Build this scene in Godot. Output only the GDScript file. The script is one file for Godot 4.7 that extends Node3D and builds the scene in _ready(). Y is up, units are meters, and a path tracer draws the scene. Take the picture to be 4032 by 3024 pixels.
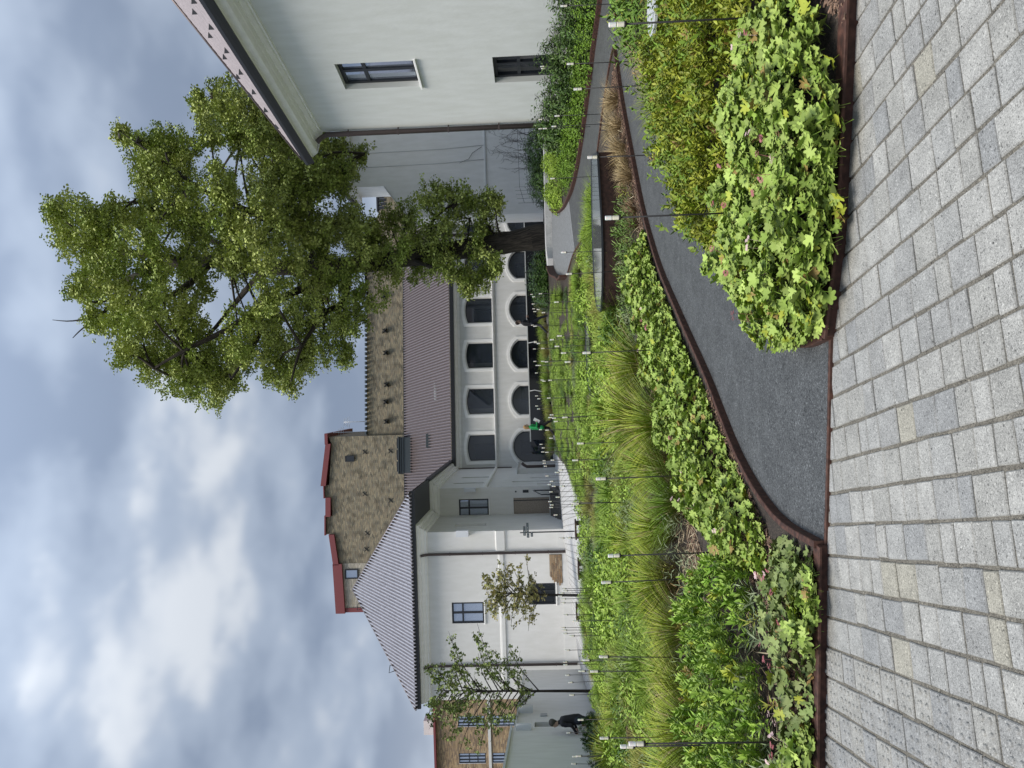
extends Node3D

# ---------------------------------------------------------------- mesh helpers
var xf := Transform3D()          # every corner that the helpers add goes through this
var rng := RandomNumberGenerator.new()
var used := {}
var M := {}
const LIN := Color(1, 1, 1)


func new_st(smooth := false) -> SurfaceTool:
	var st := SurfaceTool.new()
	st.begin(Mesh.PRIMITIVE_TRIANGLES)
	st.set_smooth_group(0 if smooth else -1)
	return st


func v(st: SurfaceTool, p: Vector3, uv := Vector2.ZERO) -> void:
	st.set_uv(uv)
	st.add_vertex(xf * p)


# corners in anticlockwise order as seen from the front
func tri(st: SurfaceTool, a: Vector3, b: Vector3, c: Vector3) -> void:
	v(st, a); v(st, c); v(st, b)


func quad(st: SurfaceTool, a: Vector3, b: Vector3, c: Vector3, d: Vector3) -> void:
	tri(st, a, b, c)
	tri(st, a, c, d)


func quad_uv(st: SurfaceTool, a: Vector3, b: Vector3, c: Vector3, d: Vector3, s: float) -> void:
	var ua := Vector2(a.x, -a.y) * s
	var ub := Vector2(b.x, -b.y) * s
	var uc := Vector2(c.x, -c.y) * s
	var ud := Vector2(d.x, -d.y) * s
	v(st, a, ua); v(st, c, uc); v(st, b, ub)
	v(st, a, ua); v(st, d, ud); v(st, c, uc)


func box(st: SurfaceTool, lo: Vector3, hi: Vector3) -> void:
	var p := []
	for i in 8:
		p.append(Vector3(hi.x if i & 1 else lo.x, hi.y if i & 2 else lo.y, hi.z if i & 4 else lo.z))
	quad(st, p[4], p[5], p[7], p[6])
	quad(st, p[1], p[0], p[2], p[3])
	quad(st, p[5], p[1], p[3], p[7])
	quad(st, p[0], p[4], p[6], p[2])
	quad(st, p[6], p[7], p[3], p[2])
	quad(st, p[0], p[1], p[5], p[4])


func cbox(st: SurfaceTool, c: Vector3, s: Vector3) -> void:
	box(st, c - s * 0.5, c + s * 0.5)


# box with its upper rim chamfered
func bevel_box(st: SurfaceTool, lo: Vector3, hi: Vector3, b: float) -> void:
	var ring := func(y: float, e: float) -> Array:
		return [Vector3(lo.x + e, y, hi.z - e), Vector3(hi.x - e, y, hi.z - e), Vector3(hi.x - e, y, lo.z + e), Vector3(lo.x + e, y, lo.z + e)]
	var r0: Array = ring.call(lo.y, 0.0)
	var r1: Array = ring.call(hi.y - b, 0.0)
	var r2: Array = ring.call(hi.y, b)
	for i in 4:
		var j := (i + 1) % 4
		quad(st, r0[i], r0[j], r1[j], r1[i])
		quad(st, r1[i], r1[j], r2[j], r2[i])
	quad(st, r2[0], r2[1], r2[2], r2[3])
	quad(st, r0[3], r0[2], r0[1], r0[0])


func tube(st: SurfaceTool, pts: Array, radii: Array, sides := 8, cap := true) -> void:
	var rings := []
	var side := Vector3.RIGHT
	for i in pts.size():
		var d: Vector3 = (pts[mini(i + 1, pts.size() - 1)] - pts[maxi(i - 1, 0)]).normalized()
		if absf(side.dot(d)) > 0.9:
			side = Vector3.FORWARD
		side = (side - d * side.dot(d)).normalized()
		var up := d.cross(side)
		var ring := []
		for k in sides:
			var a := TAU * k / sides
			ring.append(pts[i] + (side * cos(a) + up * sin(a)) * float(radii[i]))
		rings.append(ring)
	for i in pts.size() - 1:
		for k in sides:
			var l := (k + 1) % sides
			var u0 := float(k) / sides
			var u1 := float(k + 1) / sides
			var w0: float = pts[i].y
			var w1: float = pts[i + 1].y
			v(st, rings[i][k], Vector2(u0, w0)); v(st, rings[i + 1][l], Vector2(u1, w1)); v(st, rings[i][l], Vector2(u1, w0))
			v(st, rings[i][k], Vector2(u0, w0)); v(st, rings[i + 1][k], Vector2(u0, w1)); v(st, rings[i + 1][l], Vector2(u1, w1))
	if cap:
		for k in range(1, sides - 1):
			tri(st, rings[0][0], rings[0][k + 1], rings[0][k])
			tri(st, rings[-1][0], rings[-1][k], rings[-1][k + 1])


# smooth curve through points: Catmull-Rom
func curve(pts: Array, per: int) -> Array:
	var out := []
	for i in pts.size() - 1:
		var a = pts[maxi(i - 1, 0)]
		var b = pts[i]
		var c = pts[i + 1]
		var d = pts[mini(i + 2, pts.size() - 1)]
		for k in per:
			var t := float(k) / per
			out.append(b + (c - a) * (0.5 * t) + (a * 2.0 - b * 5.0 + c * 4.0 - d) * (0.5 * t * t) + (b * 3.0 - a - c * 3.0 + d) * (0.5 * t * t * t))
	out.append(pts[-1])
	return out


# a polygon in x, y (anticlockwise) given thickness along z
func slab(st: SurfaceTool, poly: PackedVector2Array, z0: float, z1: float, uvs := 0.0) -> void:
	var ix := Geometry2D.triangulate_polygon(poly)
	for i in range(0, ix.size(), 3):
		var a := poly[ix[i]]
		var b := poly[ix[i + 1]]
		var c := poly[ix[i + 2]]
		if (b - a).cross(c - a) < 0.0:
			var s := b
			b = c
			c = s
		v(st, Vector3(a.x, a.y, z1), Vector2(a.x, -a.y) * uvs); v(st, Vector3(c.x, c.y, z1), Vector2(c.x, -c.y) * uvs); v(st, Vector3(b.x, b.y, z1), Vector2(b.x, -b.y) * uvs)
		if z0 != z1:
			tri(st, Vector3(a.x, a.y, z0), Vector3(c.x, c.y, z0), Vector3(b.x, b.y, z0))
	if z0 != z1:
		var turn := 0.0
		for i in poly.size():
			turn += poly[i].cross(poly[(i + 1) % poly.size()])
		for i in poly.size():
			var a := poly[i]
			var b := poly[(i + 1) % poly.size()]
			if turn < 0.0:
				var s := a
				a = b
				b = s
			quad(st, Vector3(a.x, a.y, z0), Vector3(b.x, b.y, z0), Vector3(b.x, b.y, z1), Vector3(a.x, a.y, z1))


func fin(st: SurfaceTool, called: String, m: Material, parent: Node = self) -> MeshInstance3D:
	st.generate_normals()
	var o := MeshInstance3D.new()
	o.mesh = st.commit()
	o.material_override = m
	put(o, called, parent)
	return o


func put(o: Node3D, called: String, parent: Node = self) -> void:
	if parent == self:
		var n: int = used.get(called, 0)
		used[called] = n + 1
		o.name = called if n == 0 else "%s_%03d" % [called, n]
		add_child(o)
	else:
		var key := "%d/%s" % [parent.get_instance_id(), called]
		var n: int = used.get(key, 0)
		used[key] = n + 1
		o.name = called if n == 0 else "%s_%03d" % [called, n]
		parent.add_child(o)


func thing(called: String, label: String, category: String, at := Vector3.ZERO, turn := 0.0, group := "") -> Node3D:
	var o := Node3D.new()
	put(o, called)
	o.position = at
	o.rotation.y = turn
	tag(o, label, category, group)
	return o


func tag(o: Node, label: String, category := "", group := "", kind := "") -> void:
	if label:
		o.set_meta("label", label)
	if category:
		o.set_meta("category", category)
	if group:
		o.set_meta("group", group)
	if kind:
		o.set_meta("kind", kind)


func copy_of(o: Node3D, label := "") -> Node3D:
	var base := o.name.rstrip("0123456789").trim_suffix("_")
	var c: Node3D = o.duplicate()
	put(c, base)
	if label:
		c.set_meta("label", label)
	return c


const ONES := ["", "first", "second", "third", "fourth", "fifth", "sixth", "seventh", "eighth", "ninth", "tenth", "eleventh", "twelfth", "thirteenth", "fourteenth", "fifteenth", "sixteenth", "seventeenth", "eighteenth", "nineteenth"]
const TENS := {20: ["twentieth", "twenty"], 30: ["thirtieth", "thirty"], 40: ["fortieth", "forty"], 50: ["fiftieth", "fifty"], 60: ["sixtieth", "sixty"]}


func ordinal(n: int) -> String:
	if n < 20:
		return ONES[n]
	var t := n / 10 * 10
	return TENS[t][0] if n == t else "%s-%s" % [TENS[t][1], ONES[n - t]]


# labels by the order of distance from where the photograph was taken
func label_by_distance(list: Array, what: String, among: String) -> void:
	list.sort_custom(func(a, b): return Vector2(a.position.x, a.position.z).length() < Vector2(b.position.x, b.position.z).length())
	for i in list.size():
		var place := "nearest" if i == 0 else ("farthest" if i == list.size() - 1 else ordinal(i + 1) + " nearest")
		list[i].set_meta("label", "%s, %s of %s" % [what, place, among] if list.size() > 1 else "%s, the one %s" % [what, among.trim_prefix("those ")])


# ---------------------------------------------------------------- the lie of the land
func ss(a: float, b: float, x: float) -> float:
	var t := clampf((x - a) / (b - a), 0.0, 1.0)
	return t * t * (3.0 - 2.0 * t)


func H(x: float, z: float) -> float:
	var w := ss(8, 35, -z)
	var b := 0.80 + (0.085 * x if x < 0.0 else 0.03 * x) - 0.25 * ss(5, 8, -x)
	return w * clampf(b, -0.05, 1.15)


func g(x: float, z: float, up := 0.0) -> Vector3:
	return Vector3(x, H(x, z) + up, z)


func V2(list: Array) -> PackedVector2Array:
	var out := PackedVector2Array()
	for i in range(0, list.size(), 2):
		out.append(Vector2(list[i], list[i + 1]))
	return out


# a sheet laid over the land inside an outline (x, z)
func sheet(st: SurfaceTool, poly: PackedVector2Array, lift: float, cell: float) -> void:
	var lo := poly[0]
	var hi := poly[0]
	for p in poly:
		lo = lo.min(p)
		hi = hi.max(p)
	for i in ceili((hi.x - lo.x) / cell):
		for j in ceili((hi.y - lo.y) / cell):
			var a := lo + Vector2(i, j) * cell
			var sq := PackedVector2Array([a, a + Vector2(cell, 0), a + Vector2(cell, cell), a + Vector2(0, cell)])
			for piece in Geometry2D.intersect_polygons(poly, sq):
				var ix := Geometry2D.triangulate_polygon(piece)
				for k in range(0, ix.size(), 3):
					var p := piece[ix[k]]
					var q := piece[ix[k + 1]]
					var r := piece[ix[k + 2]]
					if (q - p).cross(r - p) > 0.0:
						var s := q
						q = r
						r = s
					tri(st, g(p.x, p.y, lift), g(q.x, q.y, lift), g(r.x, r.y, lift))


# steel edging: a flat flange on a set-back riser, following a line on the ground
func edging(st: SurfaceTool, line: Array, wide: float, low: float, high: float, back := 0.0, thick := 0.016) -> void:
	var n := line.size()
	var left := []
	var right := []
	var nrm := []
	for i in n:
		var d: Vector2 = (line[mini(i + 1, n - 1)] - line[maxi(i - 1, 0)]).normalized()
		var s := Vector2(-d.y, d.x)
		nrm.append(s)
		left.append(line[i] + s * wide * 0.5)
		right.append(line[i] - s * wide * 0.5)
	var b := 0.004
	var mid := high - thick if back > 0.0 else low
	for i in n - 1:
		var a0: Vector2 = left[i]
		var a1: Vector2 = left[i + 1]
		var b0: Vector2 = right[i]
		var b1: Vector2 = right[i + 1]
		var m0: Vector2 = (b0 - a0).normalized() * b
		var m1: Vector2 = (b1 - a1).normalized() * b
		quad(st, g(b0.x - m0.x, b0.y - m0.y, high), g(a0.x + m0.x, a0.y + m0.y, high), g(a1.x + m1.x, a1.y + m1.y, high), g(b1.x - m1.x, b1.y - m1.y, high))
		quad(st, g(a0.x, a0.y, mid), g(a1.x, a1.y, mid), g(a1.x, a1.y, high - b), g(a0.x, a0.y, high - b))
		quad(st, g(a0.x, a0.y, high - b), g(a1.x, a1.y, high - b), g(a1.x + m1.x, a1.y + m1.y, high), g(a0.x + m0.x, a0.y + m0.y, high))
		quad(st, g(b1.x, b1.y, mid), g(b0.x, b0.y, mid), g(b0.x, b0.y, high - b), g(b1.x, b1.y, high - b))
		quad(st, g(b1.x, b1.y, high - b), g(b0.x, b0.y, high - b), g(b0.x - m0.x, b0.y - m0.y, high), g(b1.x - m1.x, b1.y - m1.y, high))
		if back > 0.0:
			quad(st, g(a0.x, a0.y, mid), g(b0.x, b0.y, mid), g(b1.x, b1.y, mid), g(a1.x, a1.y, mid))
			var k := wide * 0.5 - back
			for e in [1.0, -1.0]:
				var c0: Vector2 = line[i] + nrm[i] * k * e
				var c1: Vector2 = line[i + 1] + nrm[i + 1] * k * e
				if e > 0.0:
					quad(st, g(c0.x, c0.y, low), g(c1.x, c1.y, low), g(c1.x, c1.y, mid), g(c0.x, c0.y, mid))
				else:
					quad(st, g(c1.x, c1.y, low), g(c0.x, c0.y, low), g(c0.x, c0.y, mid), g(c1.x, c1.y, mid))
	for i in [0, n - 1]:
		var a: Vector2 = left[i]
		var c: Vector2 = right[i]
		quad(st, g(c.x, c.y, mid), g(a.x, a.y, mid), g(a.x, a.y, high), g(c.x, c.y, high))
		if back > 0.0:
			a = a.move_toward(c, back)
			c = c.move_toward(a, back)
			quad(st, g(c.x, c.y, low), g(a.x, a.y, low), g(a.x, a.y, mid), g(c.x, c.y, mid))


# ---------------------------------------------------------------- materials
func lin(r: float, gg: float, b: float) -> Color:
	return Color(r, gg, b).linear_to_srgb()


func mat(called: String, c: Color, rough := 0.8, metal := 0.0) -> StandardMaterial3D:
	var m := StandardMaterial3D.new()
	m.resource_name = called
	m.albedo_color = c
	m.roughness = rough
	m.metallic = metal
	M[called] = m
	return m


func tri_tex(m: StandardMaterial3D, t: Texture2D, per_metre: float) -> void:
	m.albedo_texture = t
	m.uv1_triplanar = true
	m.uv1_world_triplanar = true
	m.uv1_scale = Vector3.ONE * per_metre


func cloudy(seed_: int, freq: float, lo: Color, hi: Color, size := 512, oct := 4) -> NoiseTexture2D:
	var n := FastNoiseLite.new()
	n.seed = seed_
	n.frequency = freq
	n.fractal_octaves = oct
	var t := NoiseTexture2D.new()
	t.width = size
	t.height = size
	t.seamless = true
	t.noise = n
	var r := Gradient.new()
	r.colors = PackedColorArray([lo, hi])
	r.offsets = PackedFloat32Array([0.15, 0.85])
	t.color_ramp = r
	return t


# grains: a stone of many small crystals (sRGB values around 'mid')
func grains(seed_: int, size: int, mid: float, spread: float, dark: float, bright: float) -> ImageTexture:
	var r := RandomNumberGenerator.new()
	r.seed = seed_
	var im := Image.create(size, size, false, Image.FORMAT_RGB8)
	var soft := FastNoiseLite.new()
	soft.seed = seed_
	soft.frequency = 0.012
	for y in size:
		for x in size:
			var c := mid + r.randfn(0.0, spread) + soft.get_noise_2d(x, y) * 0.10
			var k := r.randf()
			if k < dark:
				c -= 0.28
			elif k > 1.0 - bright:
				c += 0.25
			c = clampf(c, 0.05, 1.0)
			im.set_pixel(x, y, Color(c, c * 1.0, c * 1.005))
	for i in int(size * size * 0.05):
		var x := r.randi_range(0, size - 3)
		var y := r.randi_range(0, size - 3)
		var c := im.get_pixel(x, y)
		im.fill_rect(Rect2i(x, y, r.randi_range(2, 3), r.randi_range(1, 3)), c)
	return ImageTexture.create_from_image(im)


func brick_print(seed_: int, rows: int, cols: int, size: int, tones: Array, joint: Color, stain: float) -> ImageTexture:
	var r := RandomNumberGenerator.new()
	r.seed = seed_
	var im := Image.create(size, size, false, Image.FORMAT_RGB8)
	im.fill(joint)
	var big := FastNoiseLite.new()
	big.seed = seed_
	big.frequency = 0.006
	big.fractal_octaves = 4
	var rh := float(size) / rows
	var cw := float(size) / cols
	for j in rows:
		for i in cols:
			var c: Color = tones[r.randi() % tones.size()]
			var k := r.randf_range(0.90, 1.08)
			var x0 := (i + 0.5 * (j % 2)) * cw
			var d: float = clampf(big.get_noise_2d(x0, j * rh) * 2.2, -1.0, 1.0)
			k *= 1.0 - stain * clampf(d, 0.0, 1.0) * 0.26
			c = Color(c.r * k, c.g * k, c.b * k)
			if d < -0.55 and r.randf() < 0.3:
				c = c.lerp(Color(0.72, 0.67, 0.55), 0.5)
			for w in [0, -size]:
				im.fill_rect(Rect2i(int(x0 + w), int(j * rh), maxi(1, int(cw) - 1), maxi(1, int(rh) - 1)), c)
	return ImageTexture.create_from_image(im)


func materials() -> void:
	var white := cloudy(5, 0.02, Color(0.962, 0.962, 0.955), Color(1, 1, 1), 512, 6)
	for p in [["plaster", lin(0.71, 0.705, 0.69)], ["plaster_green", lin(0.63, 0.65, 0.635)], ["plaster_grey", lin(0.69, 0.69, 0.68)], ["trim_white", lin(0.88, 0.88, 0.875)], ["rear_plaster", lin(0.86, 0.86, 0.85)]]:
		var m := mat(p[0], p[1], 0.9)
		tri_tex(m, white, 0.21)
		m.uv1_scale = Vector3(0.33, 0.085, 0.33)
		m.normal_enabled = true
		var n := cloudy(9, 0.09, Color.BLACK, Color.WHITE)
		n.color_ramp = null
		n.as_normal_map = true
		n.bump_strength = 1.2
		m.normal_texture = n
		m.normal_scale = 0.12
	var metal_tex := cloudy(31, 0.03, Color(0.8, 0.8, 0.8), Color(1, 1, 1))
	tri_tex(mat("roof_silver", lin(0.52, 0.49, 0.50), 0.28, 0.7), metal_tex, 0.4)
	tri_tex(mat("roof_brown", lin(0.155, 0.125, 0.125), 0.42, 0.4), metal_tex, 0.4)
	tri_tex(mat("roof_mauve", lin(0.33, 0.285, 0.29), 0.5, 0.25), metal_tex, 0.4)
	mat("gutter_dark", lin(0.022, 0.024, 0.03), 0.5)
	mat("pipe_brown", lin(0.07, 0.052, 0.052), 0.45)
	mat("frame_dark", lin(0.018, 0.021, 0.027), 0.45)
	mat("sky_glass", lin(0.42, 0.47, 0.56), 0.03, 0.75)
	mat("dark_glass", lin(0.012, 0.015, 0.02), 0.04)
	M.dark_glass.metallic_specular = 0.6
	mat("clear_glass", Color(0.22, 0.25, 0.29, 0.6), 0.02)
	M.clear_glass.transparency = BaseMaterial3D.TRANSPARENCY_ALPHA
	mat("room_dark", lin(0.03, 0.034, 0.045), 0.9)
	mat("room_wall", lin(0.30, 0.31, 0.28), 0.9)
	mat("black_panel", lin(0.006, 0.007, 0.010), 0.06)
	mat("zinc", lin(0.07, 0.085, 0.095), 0.5, 0.3)
	mat("red_metal", lin(0.20, 0.045, 0.05), 0.55)
	mat("door_wood", lin(0.36, 0.31, 0.26), 0.6)
	tri_tex(M.door_wood, cloudy(12, 0.05, Color(0.85, 0.84, 0.82), Color(1, 1, 1)), 0.5)
	mat("step_stone", lin(0.13, 0.125, 0.115), 0.85)
	mat("sign_grey", lin(0.30, 0.32, 0.34), 0.5)
	mat("lightbox", lin(0.62, 0.64, 0.68), 0.5)
	mat("coping", lin(0.55, 0.57, 0.58), 0.6)
	# brick faces too far away to tell one brick from the next
	var yellow := [Color(0.70, 0.67, 0.58), Color(0.66, 0.64, 0.56), Color(0.73, 0.70, 0.61), Color(0.62, 0.61, 0.55), Color(0.67, 0.63, 0.55), Color(0.60, 0.59, 0.54)]
	mat("old_brick", Color(0.86, 0.84, 0.82), 0.95).albedo_texture = brick_print(3, 72, 20, 1024, yellow, Color(0.44, 0.41, 0.36), 1.0)
	var pale := [Color(0.76, 0.73, 0.67), Color(0.70, 0.68, 0.63), Color(0.80, 0.77, 0.71)]
	mat("pale_brick", Color(0.95, 0.95, 0.95), 0.95).albedo_texture = brick_print(4, 72, 20, 1024, pale, Color(0.5, 0.48, 0.45), 0.2)
	var tan_ := [Color(0.66, 0.57, 0.45), Color(0.60, 0.51, 0.41), Color(0.70, 0.60, 0.47), Color(0.54, 0.47, 0.40)]
	mat("tan_brick", Color(1, 1, 1), 0.95).albedo_texture = brick_print(6, 72, 20, 1024, tan_, Color(0.55, 0.49, 0.41), 0.5)
	for t in 4:
		tri_tex(mat("brick_%d" % t, [lin(0.38, 0.25, 0.14), lin(0.44, 0.31, 0.19), lin(0.30, 0.21, 0.14), lin(0.48, 0.37, 0.25)][t], 0.95), cloudy(50 + t, 0.06, Color(0.75, 0.75, 0.75), Color(1, 1, 1)), 2.0)
	mat("mortar", lin(0.33, 0.29, 0.23), 0.95)
	# granite in several tones
	var gr := grains(77, 512, 0.82, 0.075, 0.10, 0.07)
	var tones := [lin(0.44, 0.44, 0.415), lin(0.40, 0.40, 0.38), lin(0.485, 0.48, 0.445), lin(0.435, 0.43, 0.395), lin(0.36, 0.365, 0.355), lin(0.45, 0.43, 0.355)]
	for t in tones.size():
		var m := mat("granite_%d" % t, tones[t], 0.75)
		tri_tex(m, gr, 0.85)
		m.uv1_offset = Vector3(0.13 * t, 0.31 * t, 0.57 * t)
	tri_tex(mat("joint_sand", lin(0.27, 0.25, 0.205), 0.95), grains(78, 256, 0.72, 0.12, 0.1, 0.05), 1.6)
	tri_tex(mat("resin_path", lin(0.160, 0.170, 0.172), 0.65), grains(79, 512, 0.64, 0.16, 0.12, 0.10), 0.5)
	tri_tex(mat("plaza_grey", lin(0.30, 0.315, 0.325), 0.8), grains(80, 512, 0.76, 0.10, 0.08, 0.06), 0.8)
	tri_tex(mat("white_stone", lin(0.74, 0.74, 0.73), 0.8), grains(81, 256, 0.86, 0.05, 0.05, 0.03), 0.8)
	tri_tex(mat("pale_paving", lin(0.66, 0.66, 0.65), 0.75), grains(82, 256, 0.84, 0.06, 0.05, 0.05), 0.6)
	tri_tex(mat("corten", lin(0.105, 0.045, 0.030), 0.75, 0.1), cloudy(21, 0.025, Color(0.55, 0.52, 0.50), Color(1, 1, 1), 512, 6), 1.2)
	tri_tex(mat("corten_dark", lin(0.055, 0.026, 0.019), 0.8, 0.1), cloudy(22, 0.025, Color(0.6, 0.58, 0.56), Color(1, 1, 1), 512, 6), 1.0)
	tri_tex(mat("soil", lin(0.105, 0.080, 0.060), 0.95), grains(83, 512, 0.66, 0.18, 0.2, 0.05), 0.7)
	tri_tex(mat("far_ground", lin(0.09, 0.10, 0.06), 0.95), cloudy(23, 0.03, Color(0.7, 0.7, 0.7), Color(1, 1, 1)), 0.05)
	mat("skylight_glass", lin(0.70, 0.76, 0.76), 0.06, 0.85)
	mat("steel_grey", lin(0.52, 0.54, 0.56), 0.4, 0.2)
	mat("lamp_pole", lin(0.014, 0.012, 0.012), 0.5)
	mat("lamp_white", lin(0.80, 0.80, 0.78), 0.45)
	M.lamp_white.subsurf_scatter_enabled = true
	M.lamp_white.subsurf_scatter_strength = 0.2
	mat("lamp_cream", lin(0.76, 0.72, 0.60), 0.45)
	# bark with long ridges
	var bark := Image.create(256, 256, false, Image.FORMAT_RGB8)
	var bn := FastNoiseLite.new()
	bn.seed = 8
	bn.frequency = 0.05
	for y in 256:
		for x in 256:
			var a := TAU * x / 256.0
			var c := 0.62 + 0.5 * bn.get_noise_3d(cos(a) * 110.0, sin(a) * 110.0, y * 0.22) + 0.16 * bn.get_noise_3d(cos(a) * 260.0, sin(a) * 260.0, y * 0.9)
			c = clampf(c, 0.15, 1.0)
			bark.set_pixel(x, y, Color(c, c * 0.985, c * 0.955))
	var bt := ImageTexture.create_from_image(bark)
	var bm := mat("bark", lin(0.115, 0.098, 0.082), 0.95)
	bm.albedo_texture = bt
	bm.uv1_scale = Vector3(2, 0.55, 1)
	bm.heightmap_enabled = true
	bm.heightmap_texture = bt
	bm.heightmap_scale = 4.0
	mat("twig", lin(0.035, 0.028, 0.022), 0.9)
	# leaves: the tint of each copy comes with the copy
	for l in [["leaf", 0.45, 0.36], ["leaf_glossy", 0.34, 0.28], ["leaf_soft", 0.55, 0.34], ["blade", 0.42, 0.36]]:
		var m := mat(l[0], Color(1, 1, 1), l[1])
		m.vertex_color_use_as_albedo = true
		m.backlight = Color(l[2], l[2], l[2] * 0.55) * 2.0
		m.cull_mode = BaseMaterial3D.CULL_DISABLED
		m.metallic_specular = 0.35
	var d := mat("dyed", Color(1, 1, 1), 0.85)
	d.vertex_color_use_as_albedo = true
	mat("paper", lin(0.78, 0.79, 0.82), 0.7)
	mat("plastic_white", lin(0.6, 0.62, 0.63), 0.5)
	tri_tex(mat("bark_chip", lin(0.30, 0.21, 0.155), 0.9), cloudy(61, 0.08, Color(0.6, 0.6, 0.6), Color(1, 1, 1)), 4.0)
	M.bark_chip.vertex_color_use_as_albedo = true


func sky_panorama() -> ImageTexture:
	var w := 1024
	var h := 512
	var im := Image.create(w, h, false, Image.FORMAT_RGBF)
	var n := FastNoiseLite.new()
	n.seed = 14
	n.frequency = 0.85
	n.fractal_octaves = 5
	n.fractal_gain = 0.5
	n.domain_warp_enabled = true
	n.domain_warp_amplitude = 0.55
	n.domain_warp_frequency = 0.7
	var f := FastNoiseLite.new()
	f.seed = 40
	f.frequency = 2.8
	f.fractal_octaves = 5
	for y in h:
		var th := (y + 0.5) / h * PI
		var dy := cos(th)
		var s := sin(th)
		for x in w:
			var c := Vector3(0.20, 0.20, 0.19)
			if dy > -0.06:
				var ph := ((x + 0.5) / w - 0.5) * TAU
				var e := maxf(dy, 0.0)
				var p := Vector2(sin(ph), -cos(ph)) * s / (e + 0.22)
				var a := n.get_noise_2d(p.x, p.y * 1.25)
				var b := f.get_noise_2d(p.x, p.y * 1.3)
				var k := clampf(0.42 + a * 0.70 + b * 0.62, 0.0, 1.0)
				var base := Vector3(0.235, 0.295, 0.405).lerp(Vector3(0.37, 0.44, 0.555), ss(0.0, 0.6, k))
				c = base.lerp(Vector3(0.64, 0.685, 0.75), ss(0.52, 1.0, k))
				c = c.lerp(Vector3(0.62, 0.67, 0.745), 0.62 * (1.0 - ss(0.02, 0.26, e)))
				c *= 0.92 + 1.45 * ss(0.35, 1.0, e)
			im.set_pixel(x, y, Color(c.x, c.y, c.z))
	return ImageTexture.create_from_image(im)


# ---------------------------------------------------------------- building pieces (x along the wall, y up, z outwards)
# an opening is [left, right, bottom, top, rise of its arch]
func arch(o: Array, grow := 0.0, n := 10) -> PackedVector2Array:
	var l: float = o[0] - grow
	var r: float = o[1] + grow
	var rise: float = o[4]
	var t: float = o[3] + grow
	var out := PackedVector2Array([Vector2(l, o[2]), Vector2(r, o[2])])
	if rise <= 0.0:
		out.append(Vector2(r, t))
		out.append(Vector2(l, t))
		return out
	var half := (r - l) * 0.5
	var rad := (half * half + rise * rise) / (2.0 * rise)
	var big := asin(minf(half / rad, 1.0))
	for i in n + 1:
		var a := lerpf(big, -big, float(i) / n)
		out.append(Vector2((l + r) * 0.5 + rad * sin(a), t - rad + rad * cos(a)))
	return out


func wall(st: SurfaceTool, x0: float, x1: float, y0: float, y1: float, ops: Array, deep: float) -> void:
	var xs := [x0, x1]
	var ys := [y0, y1]
	for o in ops:
		xs.append_array([o[0], o[1]])
		ys.append_array([o[2], o[3]])
	xs.sort()
	ys.sort()
	for i in xs.size() - 1:
		for j in ys.size() - 1:
			if xs[i + 1] - xs[i] < 0.001 or ys[j + 1] - ys[j] < 0.001:
				continue
			var mx: float = (xs[i] + xs[i + 1]) * 0.5
			var my: float = (ys[j] + ys[j + 1]) * 0.5
			var open := false
			for o in ops:
				if mx > o[0] and mx < o[1] and my > o[2] and my < o[3]:
					open = true
			if not open:
				quad(st, Vector3(xs[i], ys[j], 0), Vector3(xs[i + 1], ys[j], 0), Vector3(xs[i + 1], ys[j + 1], 0), Vector3(xs[i], ys[j + 1], 0))
	for o in ops:
		var ring := arch(o)
		for i in ring.size():
			var a := ring[i]
			var b := ring[(i + 1) % ring.size()]
			quad(st, Vector3(b.x, b.y, 0), Vector3(a.x, a.y, 0), Vector3(a.x, a.y, -deep), Vector3(b.x, b.y, -deep))
		if o[4] > 0.0:
			for i in range(2, ring.size() - 1):
				var a := ring[i]
				var b := ring[i + 1]
				var corner := Vector3(o[1] if (a.x + b.x) > (o[0] + o[1]) else o[0], o[3], 0)
				tri(st, corner, Vector3(b.x, b.y, 0), Vector3(a.x, a.y, 0))
			tri(st, Vector3(o[0], o[3], 0), Vector3((o[0] + o[1]) * 0.5, o[3] , 0), Vector3((o[0] + o[1]) * 0.5, o[3] - 0.0005, 0))


# moulding: a profile of (out, up) pairs drawn along x
func moulding(st: SurfaceTool, x0: float, x1: float, prof: Array, mitre0 := 0.0, mitre1 := 0.0) -> void:
	for i in prof.size() - 1:
		var a: Vector2 = prof[i]
		var b: Vector2 = prof[i + 1]
		quad(st, Vector3(x0 + mitre0 * a.x, a.y, a.x), Vector3(x1 + mitre1 * a.x, a.y, a.x), Vector3(x1 + mitre1 * b.x, b.y, b.x), Vector3(x0 + mitre0 * b.x, b.y, b.x))
	for e in [[x0, mitre0, false], [x1, mitre1, true]]:
		for i in range(1, prof.size() - 1):
			var p := []
			for q in [prof[0], prof[i], prof[i + 1]]:
				p.append(Vector3(e[0] + e[1] * q.x, q.y, q.x))
			if e[2]:
				tri(st, p[0], p[2], p[1])
			else:
				tri(st, p[0], p[1], p[2])


func ring_bars(st: SurfaceTool, outer: PackedVector2Array, inner: PackedVector2Array, z0: float, z1: float) -> void:
	var n := outer.size()
	for i in n:
		var j := (i + 1) % n
		var a := outer[i]
		var b := outer[j]
		var c := inner[j]
		var d := inner[i]
		quad(st, Vector3(a.x, a.y, z1), Vector3(b.x, b.y, z1), Vector3(c.x, c.y, z1), Vector3(d.x, d.y, z1))
		quad(st, Vector3(d.x, d.y, z1), Vector3(c.x, c.y, z1), Vector3(c.x, c.y, z0), Vector3(d.x, d.y, z0))
		quad(st, Vector3(b.x, b.y, z1), Vector3(a.x, a.y, z1), Vector3(a.x, a.y, z0), Vector3(b.x, b.y, z0))


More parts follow.
